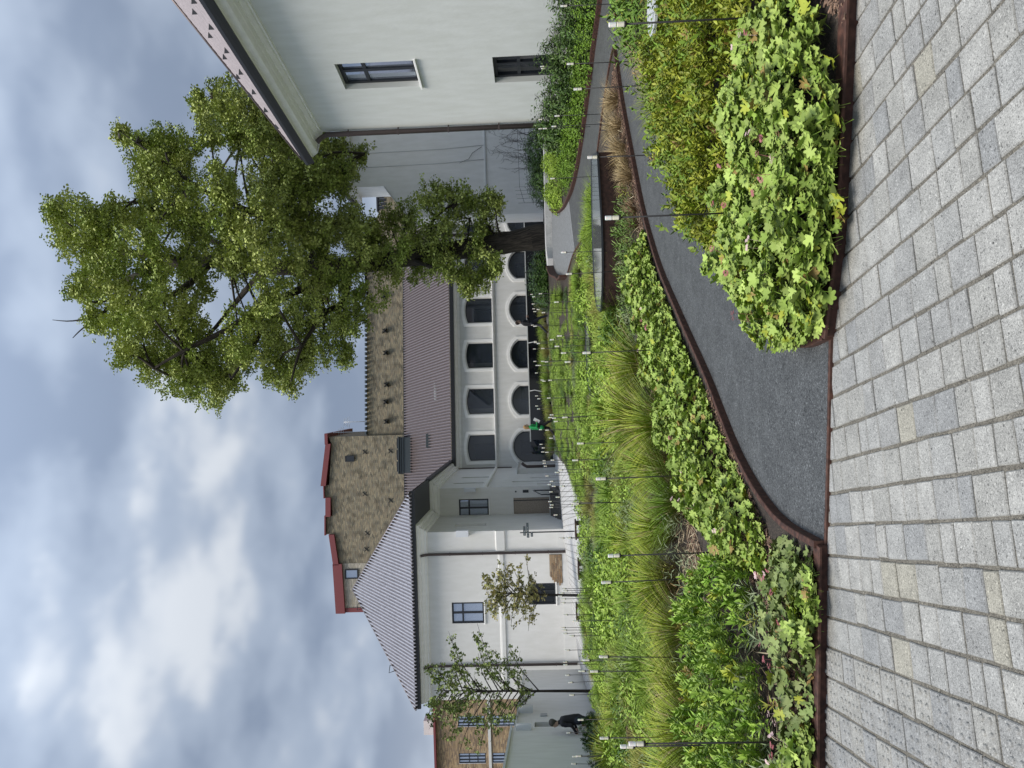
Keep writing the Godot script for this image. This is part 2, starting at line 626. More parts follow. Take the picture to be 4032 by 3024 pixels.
# casement with a transom: frame mesh > panes
func casement(o: Array, deep: float, glass: Material, parent: Node3D, cols := [0.5], rows := [0.66], fw := 0.07) -> void:
	var st := new_st()
	var z := -deep
	ring_bars(st, PackedVector2Array([Vector2(o[0], o[2]), Vector2(o[1], o[2]), Vector2(o[1], o[3]), Vector2(o[0], o[3])]), PackedVector2Array([Vector2(o[0] + fw, o[2] + fw), Vector2(o[1] - fw, o[2] + fw), Vector2(o[1] - fw, o[3] - fw), Vector2(o[0] + fw, o[3] - fw)]), z, z + 0.07)
	var xs := [o[0] + fw]
	for c in cols:
		var x := lerpf(o[0], o[1], c)
		box(st, Vector3(x - fw * 0.6, o[2] + fw, z), Vector3(x + fw * 0.6, o[3] - fw, z + 0.065))
		xs.append_array([x - fw * 0.6, x + fw * 0.6])
	xs.append(o[1] - fw)
	var ys := [o[2] + fw]
	for r in rows:
		var y := lerpf(o[2], o[3], r)
		box(st, Vector3(o[0] + fw, y - fw * 0.5, z), Vector3(o[1] - fw, y + fw * 0.5, z + 0.06))
		ys.append_array([y - fw * 0.5, y + fw * 0.5])
	ys.append(o[3] - fw)
	var w := fin(st, "window", M.frame_dark, parent)
	for i in range(0, xs.size(), 2):
		for j in range(0, ys.size(), 2):
			st = new_st()
			var t := rng.randf_range(-0.004, 0.004)
			quad(st, Vector3(xs[i], ys[j], z + 0.02), Vector3(xs[i + 1], ys[j], z + 0.02 + t), Vector3(xs[i + 1], ys[j + 1], z + 0.02 + t), Vector3(xs[i], ys[j + 1], z + 0.02))
			fin(st, "pane", glass, w)


func sill(o: Array, parent: Node3D, m: Material) -> void:
	var st := new_st()
	bevel_box(st, Vector3(o[0] - 0.06, o[2] - 0.05, -0.05), Vector3(o[1] + 0.06, o[2], 0.06), 0.008)
	fin(st, "sill", m, parent)


# arched window of the museum wing: pale surround, thin dark frame, clear pane with a room behind it
func arch_window(o: Array, deep: float, parent: Node3D, look: int, foot := true) -> void:
	var st := new_st()
	var a := arch(o, 0.07)
	var b := arch(o, 0.24)
	for i in [0, 1]:
		a[i].y = o[2]
		b[i].y = o[2]
	for i in a.size() - 1:
		var p := b[i + 1] if i > 0 else b[1]
		if i == 0:
			continue
		quad(st, Vector3(b[i].x, b[i].y, 0.06), Vector3(p.x, p.y, 0.06), Vector3(a[i + 1].x, a[i + 1].y, 0.06), Vector3(a[i].x, a[i].y, 0.06))
		quad(st, Vector3(b[i].x, b[i].y, 0.0), Vector3(p.x, p.y, 0.0), Vector3(p.x, p.y, 0.06), Vector3(b[i].x, b[i].y, 0.06))
		quad(st, Vector3(a[i + 1].x, a[i + 1].y, 0.0), Vector3(a[i].x, a[i].y, 0.0), Vector3(a[i].x, a[i].y, 0.06), Vector3(a[i + 1].x, a[i + 1].y, 0.06))
	var last := a.size() - 1
	quad(st, Vector3(b[last].x, b[last].y, 0.06), Vector3(b[0].x, b[0].y, 0.06), Vector3(a[0].x, a[0].y, 0.06), Vector3(a[last].x, a[last].y, 0.06))
	quad(st, Vector3(b[last].x, b[last].y, 0.0), Vector3(b[0].x, b[0].y, 0.0), Vector3(b[0].x, b[0].y, 0.06), Vector3(b[last].x, b[last].y, 0.06))
	quad(st, Vector3(a[0].x, a[0].y, 0.0), Vector3(a[last].x, a[last].y, 0.0), Vector3(a[last].x, a[last].y, 0.06), Vector3(a[0].x, a[0].y, 0.06))
	fin(st, "window_surround", M.trim_white, parent)
	st = new_st()
	var inner := arch(o, -0.045)
	inner[0] = Vector2(o[0] + 0.045, o[2] + 0.045)
	inner[1] = Vector2(o[1] - 0.045, o[2] + 0.045)
	ring_bars(st, arch(o), inner, -deep, -deep + 0.06)
	var w := fin(st, "window", M.frame_dark, parent)
	st = new_st()
	slab(st, inner, -deep + 0.02, -deep + 0.02)
	fin(st, "pane", M.clear_glass, w)
	st = new_st()
	var x0: float = o[0] - 0.3
	var x1: float = o[1] + 0.3
	var y0: float = o[2] - 0.3
	var y1: float = o[3] + 0.3
	var zb := -deep - 1.6
	quad(st, Vector3(x0, y0, zb), Vector3(x1, y0, zb), Vector3(x1, y1, zb), Vector3(x0, y1, zb))
	quad(st, Vector3(x0, y0, -deep), Vector3(x0, y0, zb), Vector3(x0, y1, zb), Vector3(x0, y1, -deep))
	quad(st, Vector3(x1, y0, zb), Vector3(x1, y0, -deep), Vector3(x1, y1, -deep), Vector3(x1, y1, zb))
	quad(st, Vector3(x0, y1, zb), Vector3(x1, y1, zb), Vector3(x1, y1, -deep), Vector3(x0, y1, -deep))
	quad(st, Vector3(x0, y0, -deep), Vector3(x1, y0, -deep), Vector3(x1, y0, zb), Vector3(x0, y0, zb))
	fin(st, "room", M.room_wall if look != 1 else M.room_dark, w)
	st = new_st()
	var ww: float = o[1] - o[0]
	if look == 0:
		box(st, Vector3(o[0] + ww * 0.12, y0, zb + 0.1), Vector3(o[0] + ww * 0.72, o[2] + (o[3] - o[2]) * 0.8, zb + 0.2))
	elif look == 1:
		box(st, Vector3(o[0] + ww * 0.02, y0, -deep - 0.30), Vector3(o[0] + ww * 0.24, y1, -deep - 0.24))
	elif look == 2:
		box(st, Vector3(o[0] + ww * 0.30, y0, zb + 0.02), Vector3(o[0] + ww * 0.75, y1 - 0.7, zb + 0.3))
		box(st, Vector3(o[1] - ww * 0.3, y0, zb + 0.3), Vector3(o[1] - ww * 0.24, y1 - 0.7, zb + 0.5))
	else:
		box(st, Vector3(o[0] + ww * 0.55, o[2] + 0.1, zb + 0.02), Vector3(o[0] + ww * 1.1, o[3] - 0.5, zb + 0.12))
	fin(st, "room_panel", [M.room_dark, M.room_wall, M.room_dark, M.zinc][look], w)


func pipe(parent: Node3D, x: float, z: float, y0: float, y1: float, r := 0.06) -> void:
	var st := new_st(true)
	tube(st, [Vector3(x, y1 + 0.16, z + 0.22), Vector3(x, y1 + 0.05, z + 0.1), Vector3(x, y1 - 0.12, z), Vector3(x, y0, z)], [r, r, r, r], 10)
	var p := fin(st, "downpipe", M.pipe_brown, parent)
	st = new_st()
	var y := y0 + 0.9
	while y < y1 - 0.3:
		tube(st, [Vector3(x, y, z), Vector3(x, y + 0.04, z)], [r + 0.012, r + 0.012], 10)
		box(st, Vector3(x - 0.012, y + 0.005, z - 0.14), Vector3(x + 0.012, y + 0.035, z - r + 0.01))
		fin(st, "pipe_bracket", M.pipe_brown, p)
		st = new_st()
		y += 1.45


# corrugated sheet: eave from o along e, up the slope along u; long(s) gives how far up the sheet goes, from(s) where it begins
func corrugated(st: SurfaceTool, o: Vector3, e: Vector3, u: Vector3, wide: float, wave: float, amp: float, long: Callable) -> void:
	var nrm := e.cross(u).normalized()
	var steps := 8
	var n := int(wide / wave * steps)
	var prev := []
	for i in n + 1:
		var s := wide * i / n
		var h := amp * clampf(2.6 * cos(TAU * s / wave) + 0.5, -1.0, 1.0)
		var l: float = long.call(s)
		var b := 0.0
		var cur := [o + e * s + u * b + nrm * h, o + e * s + u * l + nrm * h]
		if prev and l > b:
			quad(st, prev[0], cur[0], cur[1], prev[1])
		prev = cur


func light_box(parent: Node3D, x0: float, x1: float, y0: float, y1: float) -> void:
	var st := new_st()
	box(st, Vector3(x0, y0, 0.0), Vector3(x1, y1, 0.30))
	fin(st, "wall_lightbox", M.lightbox, parent)


const CORNICE := [Vector2(0, 6.88), Vector2(0.10, 6.92), Vector2(0.10, 6.99), Vector2(0.16, 7.02), Vector2(0.22, 7.10), Vector2(0.22, 7.15), Vector2(0.36, 7.18), Vector2(0.40, 7.28), Vector2(0.40, 7.32), Vector2(0, 7.32)]
const GUTTER := [Vector2(0.42, 7.29), Vector2(0.56, 7.29), Vector2(0.58, 7.47), Vector2(0.52, 7.49), Vector2(0.42, 7.46)]
const BELT := [Vector2(0, 3.50), Vector2(0.05, 3.52), Vector2(0.05, 3.66), Vector2(0.03, 3.72), Vector2(0, 3.76)]


func left_building() -> void:
	var b := thing("plastered_house", "pale grey plastered two-storey house with a silver corrugated hip roof and a recessed timber door", "building", Vector3.ZERO, -deg_to_rad(10.7))
	var st: SurfaceTool
	var y0 := -0.6
	# front wall, between its corner near the tree and the recess
	var up := [-10.23, -9.30, 4.44, 5.87, 0.0]
	var low := [-9.47, -8.53, 1.25, 2.47, 0.0]
	xf = Transform3D(Basis(), Vector3(0, 0, -34))
	st = new_st()
	wall(st, -13.6, -6.17, y0, 7.3, [up, low], 0.12)
	fin(st, "front_wall", M.plaster, b)
	st = new_st()
	box(st, Vector3(-13.6, y0, 0.0), Vector3(-7.02, 0.92, 0.025))
	box(st, Vector3(-7.02, y0, 0.0), Vector3(-6.155, 1.10, 0.035))
	fin(st, "plinth", M.plaster_grey, b)
	st = new_st()
	moulding(st, -13.3, -7.22, BELT)
	moulding(st, -7.05, -6.17, [Vector2(0, 3.42), Vector2(0.07, 3.44), Vector2(0.09, 3.80), Vector2(0, 3.86)])
	fin(st, "belt_course", M.plaster_grey, b)
	st = new_st()
	moulding(st, -13.6, -6.17, CORNICE, 0.0, 1.0)
	fin(st, "cornice", M.trim_white, b)
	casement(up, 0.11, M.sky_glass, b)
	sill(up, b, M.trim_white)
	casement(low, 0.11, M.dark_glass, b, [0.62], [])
	sill(low, b, M.trim_white)
	pipe(b, -7.14, 0.10, 0.6, 6.95)
	pipe(b, -12.07, 0.10, 0.4, 6.95)
	xf = Transform3D(Basis(), Vector3(0, 0, -33.998))
	light_box(b, -6.36, -6.08, 5.01, 5.55)
	# the patch of old brickwork left bare by the plaster
	st = new_st()
	slab(st, PackedVector2Array([Vector2(-8.52, 0.93), Vector2(-7.27, 0.93), Vector2(-7.27, 1.49), Vector2(-8.2, 1.49), Vector2(-8.52, 1.22)]), 0.0, 0.03)
	var patch := fin(st, "bare_brick_patch", M.mortar, b)
	var row := 0
	var y := 0.945
	while y < 1.44:
		var x := -7.28 - (0.11 if row % 2 else 0.0)
		if row % 2:
			x = -7.28
		var first := row % 2 == 1
		while x > -8.45 + maxf(0.0, (y - 1.2)) * 1.2:
			var w := 0.115 if first else rng.randf_range(0.22, 0.245)
			first = false
			st = new_st()
			bevel_brick(st, Vector3(x - w, y, 0.03), Vector3(x, y + 0.062, 0.03 + rng.randf_range(0.008, 0.022)))
			fin(st, "brick", M["brick_%d" % rng.randi_range(0, 3)], patch)
			x -= w + 0.014
		y += 0.076
		row += 1
	# side of the projecting front, seen beyond the corner
	var right := Basis(Vector3(0, 0, -1), Vector3.UP, Vector3(1, 0, 0))
	xf = Transform3D(right, Vector3(-6.17, 0, -34))
	var slit := [1.30, 2.02, 4.36, 5.80, 0.0]
	st = new_st()
	wall(st, 0.0, 4.5, y0, 7.3, [slit], 0.22)
	quad(st, Vector3(1.30, 4.36, -0.22), Vector3(2.02, 4.36, -0.22), Vector3(2.02, 5.80, -0.22), Vector3(1.30, 5.80, -0.22))
	fin(st, "recess_side_wall", M.plaster, b)
	st = new_st()
	moulding(st, 0.0, 4.5, CORNICE, -1.0, -1.0)
	fin(st, "cornice", M.trim_white, b)
	# the recess with the timber door
	var win := [-6.26, -5.37, 4.42, 5.92, 0.0]
	var door := [-6.24, -5.37, 1.38, 3.17, 0.0]
	xf = Transform3D(Basis(), Vector3(0, 0, -38.5))
	st = new_st()
	wall(st, -6.6, -4.80, y0, 7.3, [win, door], 0.14)
	fin(st, "recess_wall", M.plaster, b)
	st = new_st()
	moulding(st, -6.17, -4.80, CORNICE, 1.0, 1.0)
	fin(st, "cornice", M.trim_white, b)
	casement(win, 0.13, M.sky_glass, b)
	sill(win, b, M.trim_white)
	pipe(b, -6.33, 0.10, 1.3, 6.95)
	st = new_st()
	box(st, Vector3(-6.24, 1.38, -0.12), Vector3(-5.53, 3.17, -0.07))
	var d := fin(st, "door", M.door_wood, b)
	for k in 6:
		st = new_st()
		box(st, Vector3(-6.22 + k * 0.113, 1.40, -0.07), Vector3(-6.115 + k * 0.113, 3.15, -0.058))
		fin(st, "plank", M.door_wood, d)
	st = new_st()
	box(st, Vector3(-5.53, 1.38, -0.13), Vector3(-5.49, 3.17, -0.05))
	fin(st, "door_edge", M.frame_dark, d)
	st = new_st()
	box(st, Vector3(-5.49, 1.38, -0.12), Vector3(-5.37, 3.17, -0.07))
	cbox(st, Vector3(-5.43, 2.2, -0.05), Vector3(0.03, 0.10, 0.05))
	fin(st, "side_leaf", M.door_wood, d)
	light_box(b, -4.97, -4.79, 5.03, 5.60)
	st = new_st()
	box(st, Vector3(-5.12, 2.40, 0.0), Vector3(-4.98, 2.69, 0.03))
	fin(st, "intercom_panel", M.frame_dark, b)
	st = new_st()
	cbox(st, Vector3(-5.05, 3.04, 0.03), Vector3(0.07, 0.07, 0.06))
	fin(st, "door_camera", M.frame_dark, b)
	for k in 5:
		st = new_st()
		bevel_box(st, Vector3(-6.6 + 0.12 * k - 0.02, 0.2, 0.0), Vector3(-4.82, 1.34 - 0.10 * k, 0.9 + 0.30 * k), 0.012)
		fin(st, "step", M.step_stone, b)
	st = new_st(true)
	for z in [0.35, 1.9]:
		tube(st, [Vector3(-4.98, 0.95 if z > 1.0 else 1.3, z), Vector3(-4.98, 1.75 if z > 1.0 else 2.15, z)], [0.03, 0.03], 6)
	tube(st, [Vector3(-4.98, 2.15, 0.35), Vector3(-4.98, 1.75, 1.9)], [0.03, 0.03], 6)
	fin(st, "handrail", M.frame_dark, b)
	# long side wall that runs back to the arched wing, with blind niches
	xf = Transform3D(right, Vector3(-4.80, 0, -38.5))
	var blind := [[1.7, 2.25, 4.78, 6.42, 0.18], [4.3, 4.85, 4.62, 6.25, 0.18], [1.8, 2.3, 0.9, 3.3, 0.0], [3.4, 3.8, 0.9, 2.4, 0.15], [0.6, 1.0, 0.9, 2.0, 0.15]]
	st = new_st()
	wall(st, 0.0, 9.9, y0, 7.3, blind, 0.2)
	for o in blind:
		slab(st, arch(o), -0.2, -0.2)
	fin(st, "long_side_wall", M.plaster, b)
	st = new_st()
	moulding(st, 0.0, 9.9, CORNICE, -1.0, 0.0)
	fin(st, "cornice", M.trim_white, b)
	st = new_st()
	moulding(st, 0.05, 9.9, [Vector2(0, 4.48), Vector2(0.08, 4.50), Vector2(0.10, 4.62), Vector2(0, 4.66)])
	fin(st, "belt_course", M.trim_white, b)
	st = new_st()
	moulding(st, -0.5, 9.6, GUTTER)
	fin(st, "gutter", M.gutter_dark, b)
	# eaves: soffit and gutter run straight across the recess
	xf = Transform3D(Basis(), Vector3(0, 0, -34))
	st = new_st()
	moulding(st, -13.75, -4.25, GUTTER)
	fin(st, "gutter", M.gutter_dark, b)
	st = new_st()
	box(st, Vector3(-13.6, 7.325, -5.0), Vector3(-4.27, 7.36, 0.42))
	fin(st, "soffit", M.gutter_dark, b)
	xf = Transform3D()
	# hip roof with real corrugations
	var e0 := Vector3(-13.78, 7.47, -33.36)
	var slope := Vector3(0, 4.05, -5.64)
	var u := slope.normalized()
	var full := slope.length()
	st = new_st(true)
	corrugated(st, e0, Vector3.RIGHT, u, 9.5, 0.158, 0.06, func(s): return maxf(0.02, minf(full * s / 3.9, full * (9.5 - s) / 5.6)))
	var r := fin(st, "hip_roof", M.roof_silver, b)
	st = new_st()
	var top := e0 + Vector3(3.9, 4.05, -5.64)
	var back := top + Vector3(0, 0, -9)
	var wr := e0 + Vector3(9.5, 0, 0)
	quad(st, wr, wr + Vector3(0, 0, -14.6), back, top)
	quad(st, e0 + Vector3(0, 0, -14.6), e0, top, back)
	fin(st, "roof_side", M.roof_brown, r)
	st = new_st(true)
	tube(st, [e0 + u * 0.05, top + Vector3(0, 0.03, 0)], [0.045, 0.045], 6)
	tube(st, [wr + u * 0.05, top + Vector3(0, 0.03, 0)], [0.045, 0.045], 6)
	fin(st, "hip_cap", M.roof_brown, r)
	for k in [[1.15, 0.25], [3.2, 0.62]]:
		st = new_st(true)
		var p := e0 + Vector3(k[0], k[0] * 1.038 + 0.03, -k[0] * 1.446)
		tube(st, [p, p + Vector3(-0.1, 0.28, 0), p + Vector3(0.22, 0.24, -0.1), p + Vector3(0.2, 0.1, -0.1)], [0.02, 0.02, 0.02, 0.02], 5)
		fin(st, "roof_hook", M.frame_dark, r)
	# low annex in the corner beside the glass door
	xf = Transform3D(right, Vector3(-4.5, 0, -44.3))
	st = new_st()
	wall(st, 0.0, 3.4, 0.3, 3.1, [[2.4, 2.75, 1.2, 2.5, 0.0]], 0.12)
	quad(st, Vector3(2.4, 1.2, -0.12), Vector3(2.75, 1.2, -0.12), Vector3(2.75, 2.5, -0.12), Vector3(2.4, 2.5, -0.12))
	quad(st, Vector3(0, 0.3, -0.3), Vector3(0, 0.3, 0), Vector3(0, 3.1, 0), Vector3(0, 3.1, -0.3))
	var ax := fin(st, "annex", M.plaster_grey, b)
	st = new_st()
	box(st, Vector3(-0.08, 3.1, -0.3), Vector3(3.5, 3.17, 0.08))
	fin(st, "annex_coping", M.coping, ax)
	pipe(b, 0.25, 0.08, 0.8, 2.7, 0.09)
	xf = Transform3D()


func bevel_brick(st: SurfaceTool, lo: Vector3, hi: Vector3) -> void:
	var b := 0.006
	var f := [Vector3(lo.x + b, lo.y + b, hi.z), Vector3(hi.x - b, lo.y + b, hi.z), Vector3(hi.x - b, hi.y - b, hi.z), Vector3(lo.x + b, hi.y - b, hi.z)]
	var k := [Vector3(lo.x, lo.y, lo.z), Vector3(hi.x, lo.y, lo.z), Vector3(hi.x, hi.y, lo.z), Vector3(lo.x, hi.y, lo.z)]
	quad(st, f[0], f[1], f[2], f[3])
	for i in 4:
		var j := (i + 1) % 4
		quad(st, k[i], k[j], f[j], f[i])


func arched_wing() -> void:
	var b := thing("arched_wing", "long pale museum wing with two rows of arched windows under a brown corrugated roof", "building", Vector3.ZERO, -deg_to_rad(3.2))
	var z := -48.26
	xf = Transform3D(Basis(), Vector3(0, 0, z))
	var ups := []
	var lows := []
	for k in 6:
		var c := 2.80 + 2.945 * k
		ups.append([c - 0.80, c + 0.80, 4.62, 6.34, 0.16])
		if k == 0:
			lows.append([c - 0.95, c + 0.95, 1.0, 3.46, 0.62])
		else:
			lows.append([c - 0.90, c + 0.90, 1.0, 3.46, 0.50])
	var st := new_st()
	wall(st, 1.3, 20.0, -0.5, 7.0, ups + lows, 0.22)
	fin(st, "front_wall", M.plaster_grey, b)
	for k in 6:
		arch_window(ups[k], 0.2, b, [0, 1, 1, 2, 2, 1][k])
		arch_window(lows[k], 0.2, b, [2, 3, 2, 3, 2, 3][k])
	st = new_st()
	moulding(st, 1.45, 20.0, [Vector2(0, 4.46), Vector2(0.08, 4.48), Vector2(0.12, 4.56), Vector2(0.12, 4.60), Vector2(0, 4.615)])
	fin(st, "belt_course", M.trim_white, b)
	st = new_st()
	moulding(st, 1.45, 20.0, [Vector2(0, 6.72), Vector2(0.05, 6.74), Vector2(0.05, 6.86), Vector2(0.2, 6.90), Vector2(0.30, 7.02), Vector2(0.30, 7.07), Vector2(0, 7.07)])
	fin(st, "cornice", M.trim_white, b)
	st = new_st()
	moulding(st, 1.3, 20.0, [Vector2(0.30, 7.06), Vector2(0.46, 7.06), Vector2(0.48, 7.28), Vector2(0.40, 7.31), Vector2(0.0, 7.28)])
	fin(st, "gutter", M.gutter_dark, b)
	pipe(b, 1.50, 0.09, 3.6, 6.8)
	var o := Vector3(-5.0, 7.29, 0.46)
	var u := Vector3(0, 4.05, -6.0).normalized()
	st = new_st(true)
	corrugated(st, o, Vector3.RIGHT, u, 25.0, 0.19, 0.07, func(_s): return 7.2)
	var r := fin(st, "roof", M.roof_brown, b)
	st = new_st()
	var pk := o + u * 7.2
	box(st, Vector3(-5.0, pk.y - 0.05, pk.z - 0.2), Vector3(20.0, pk.y + 0.06, pk.z + 0.08))
	fin(st, "ridge_flashing", M.gutter_dark, r)
	st = new_st()
	var c := Vector3(3.5, 9.05, -2.3)
	box(st, c + Vector3(-0.45, -0.05, -0.5), c + Vector3(0.45, 0.26, 0.12))
	fin(st, "roof_hatch", M.zinc, r)
	st = new_st()
	for k in 7:
		box(st, Vector3(6.1 + k * 0.17, 8.46, -1.42), Vector3(6.2 + k * 0.17, 8.62, -1.36))
	fin(st, "snow_guard", M.steel_grey, r)
	# zinc box on the ridge
	st = new_st()
	box(st, Vector3(1.5, 10.75, -6.2), Vector3(3.95, 11.55, -4.6))
	box(st, Vector3(1.44, 11.55, -6.2), Vector3(4.0, 11.62, -4.5))
	box(st, Vector3(1.44, 11.25, -4.6), Vector3(4.0, 11.30, -4.55))
	box(st, Vector3(1.44, 11.40, -4.6), Vector3(4.0, 11.44, -4.54))
	var dm := fin(st, "roof_dormer", M.zinc, b)
	st = new_st()
	for k in 3:
		box(st, Vector3(1.6 + k * 0.8, 11.62, -5.4), Vector3(2.3 + k * 0.8, 11.74, -4.7))
	fin(st, "vent_louvre", M.gutter_dark, dm)
	xf = Transform3D()
	# black glass screen with a pale coping, standing before the wing
	var s := thing("black_glass_screen", "long low black glass screen with thin pale coping before the arched wing", "screen wall", Vector3.ZERO, -deg_to_rad(3.2))
	xf = Transform3D(Basis(), Vector3(0, 0, -45.26))
	for k in 5:
		st = new_st()
		var x := 3.0 + k * 2.9
		box(st, Vector3(x, 0.3, -0.1), Vector3(x + 2.88, 2.30, 0.0))
		fin(st, "glass_panel", M.black_panel, s)
	st = new_st()
	box(st, Vector3(2.9, 2.30, -0.14), Vector3(17.6, 2.36, 0.05))
	fin(st, "coping", M.coping, s)
	st = new_st()
	slab(st, PackedVector2Array([Vector2(2.35, 2.05), Vector2(2.55, 1.9), Vector2(3.0, 2.2), Vector2(3.0, 2.36), Vector2(2.9, 2.36)]), -1.2, 0.02)
	fin(st, "slanted_end", M.black_panel, s)
	for k in 2:
		st = new_st(true)
		var x := 5.9 + k * 2.9
		tube(st, [Vector3(x, 2.3, 0.03), Vector3(x + 0.05, 2.0, 0.05), Vector3(x - 0.03, 1.65, 0.05), Vector3(x - 0.08, 1.2, 0.04)], [0.02, 0.03, 0.03, 0.02], 6)
		fin(st, "steel_strap", M.steel_grey, s)
	xf = Transform3D()


func right_building() -> void:
	var b := thing("white_villa", "tall greenish-white plastered building with a mauve hipped roof, brown downpipe and two dark windows", "building")
	var X := 11.6
	var zc := -20.16
	var left := Basis(Vector3(0, 0, 1), Vector3.UP, Vector3(-1, 0, 0))   # wall that faces the garden: its x runs towards the camera
	xf = Transform3D(left, Vector3(X, 0, zc))
	var up := [2.07, 3.17, 4.49, 6.48, 0.0]
	var low := [2.05, 3.15, 0.55, 2.55, 0.0]
	var st := new_st()
	wall(st, 0.0, 20.0, -0.6, 7.75, [up, low], 0.24)
	fin(st, "garden_wall", M.plaster_green, b)
	casement(up, 0.23, M.sky_glass, b, [0.5], [0.68], 0.085)
	casement(low, 0.23, M.dark_glass, b, [0.5], [0.68], 0.085)
	st = new_st()
	bevel_box(st, Vector3(2.0, 4.45, -0.22), Vector3(3.24, 4.50, 0.07), 0.01)
	fin(st, "sill", M.trim_white, b)
	st = new_st()
	moulding(st, 0.0, 20.0, [Vector2(0, 7.68), Vector2(0.05, 7.70), Vector2(0.05, 7.74), Vector2(0.10, 7.76), Vector2(0.16, 7.83), Vector2(0.16, 7.86), Vector2(0.28, 7.88), Vector2(0.30, 7.90), Vector2(0.47, 7.92), Vector2(0.50, 7.96), Vector2(0.54, 8.06), Vector2(0.60, 8.11), Vector2(0.60, 8.13), Vector2(0, 8.13)], -0.6, 0.0)
	fin(st, "cornice", M.trim_white, b)
	st = new_st()
	moulding(st, -0.55, 20.0, [Vector2(0.60, 8.09), Vector2(0.66, 8.07), Vector2(0.70, 8.16), Vector2(0.73, 8.24), Vector2(0.73, 8.32), Vector2(0.69, 8.33), Vector2(0.5, 8.30)])
	fin(st, "gutter", M.gutter_dark, b)
	pipe(b, 0.07, 0.13, 0.2, 7.66, 0.075)
	# end wall towards the tree
	xf = Transform3D(Basis(Vector3(-1, 0, 0), Vector3.UP, Vector3(0, 0, -1)), Vector3(X, 0, zc))
	st = new_st()
	quad(st, Vector3(-12, -0.6, 0), Vector3(0, -0.6, 0), Vector3(0, 7.75, 0), Vector3(-12, 7.75, 0))
	fin(st, "end_wall", M.plaster_green, b)
	st = new_st()
	moulding(st, -12.0, 0.0, [Vector2(0, 7.68), Vector2(0.05, 7.74), Vector2(0.16, 7.86), Vector2(0.30, 7.90), Vector2(0.36, 8.06), Vector2(0.36, 8.13), Vector2(0, 8.13)], 0.0, 1.6)
	fin(st, "cornice", M.trim_white, b)
	# roof: garden slope up to its hip, the end slope behind it
	xf = Transform3D()
	var e0 := Vector3(10.92, 8.33, -20.45)
	var t := 0.83
	var u := Vector3(1, t, 0).normalized()
	var k := sqrt(1.0 + t * t)
	st = new_st(true)
	corrugated(st, e0 + Vector3(0, 0, 20), Vector3(0, 0, -1), u, 20.0, 0.11, 0.016, func(s): return clampf((20.0 - s) * k, 0.02, 5.2 * k))
	var r := fin(st, "roof", M.roof_mauve, b)
	st = new_st()
	var tip := e0 + Vector3(5.2, 5.2 * t, 5.2)
	tri(st, e0 + Vector3(10.4, 0, 0), e0, tip)
	fin(st, "end_slope", M.roof_mauve, r)
	st = new_st(true)
	tube(st, [e0 + Vector3(0, 0.02, 0), tip + Vector3(0, 0.03, 0)], [0.05, 0.05], 6)
	fin(st, "hip_cap", M.roof_brown, r)
	st = new_st()
	box(st, e0 + Vector3(-0.04, -0.05, -0.03), e0 + Vector3(0.02, 0.0, 20))
	fin(st, "eave_strip", M.gutter_dark, r)
	for row in 2:
		for i in 9:
			var s := 1.05 + i * 0.86 + row * 0.42
			var a: float = 0.40 + row * 0.75
			if a > s - 0.3:
				continue
			var p := e0 + Vector3(a, a * t + 0.02, s)
			st = new_st()
			tri(st, p, p + Vector3(0.12, 0.12 * t, -0.07), p + Vector3(0.0, 0.13, 0.0))
			tri(st, p, p + Vector3(0.0, 0.13, 0.0), p + Vector3(0.12, 0.12 * t, 0.07))
			tri(st, p + Vector3(0.12, 0.12 * t, 0.07), p + Vector3(0.0, 0.13, 0.0), p + Vector3(0.12, 0.12 * t, -0.07))
			fin(st, "snow_guard", M.gutter_dark, r)


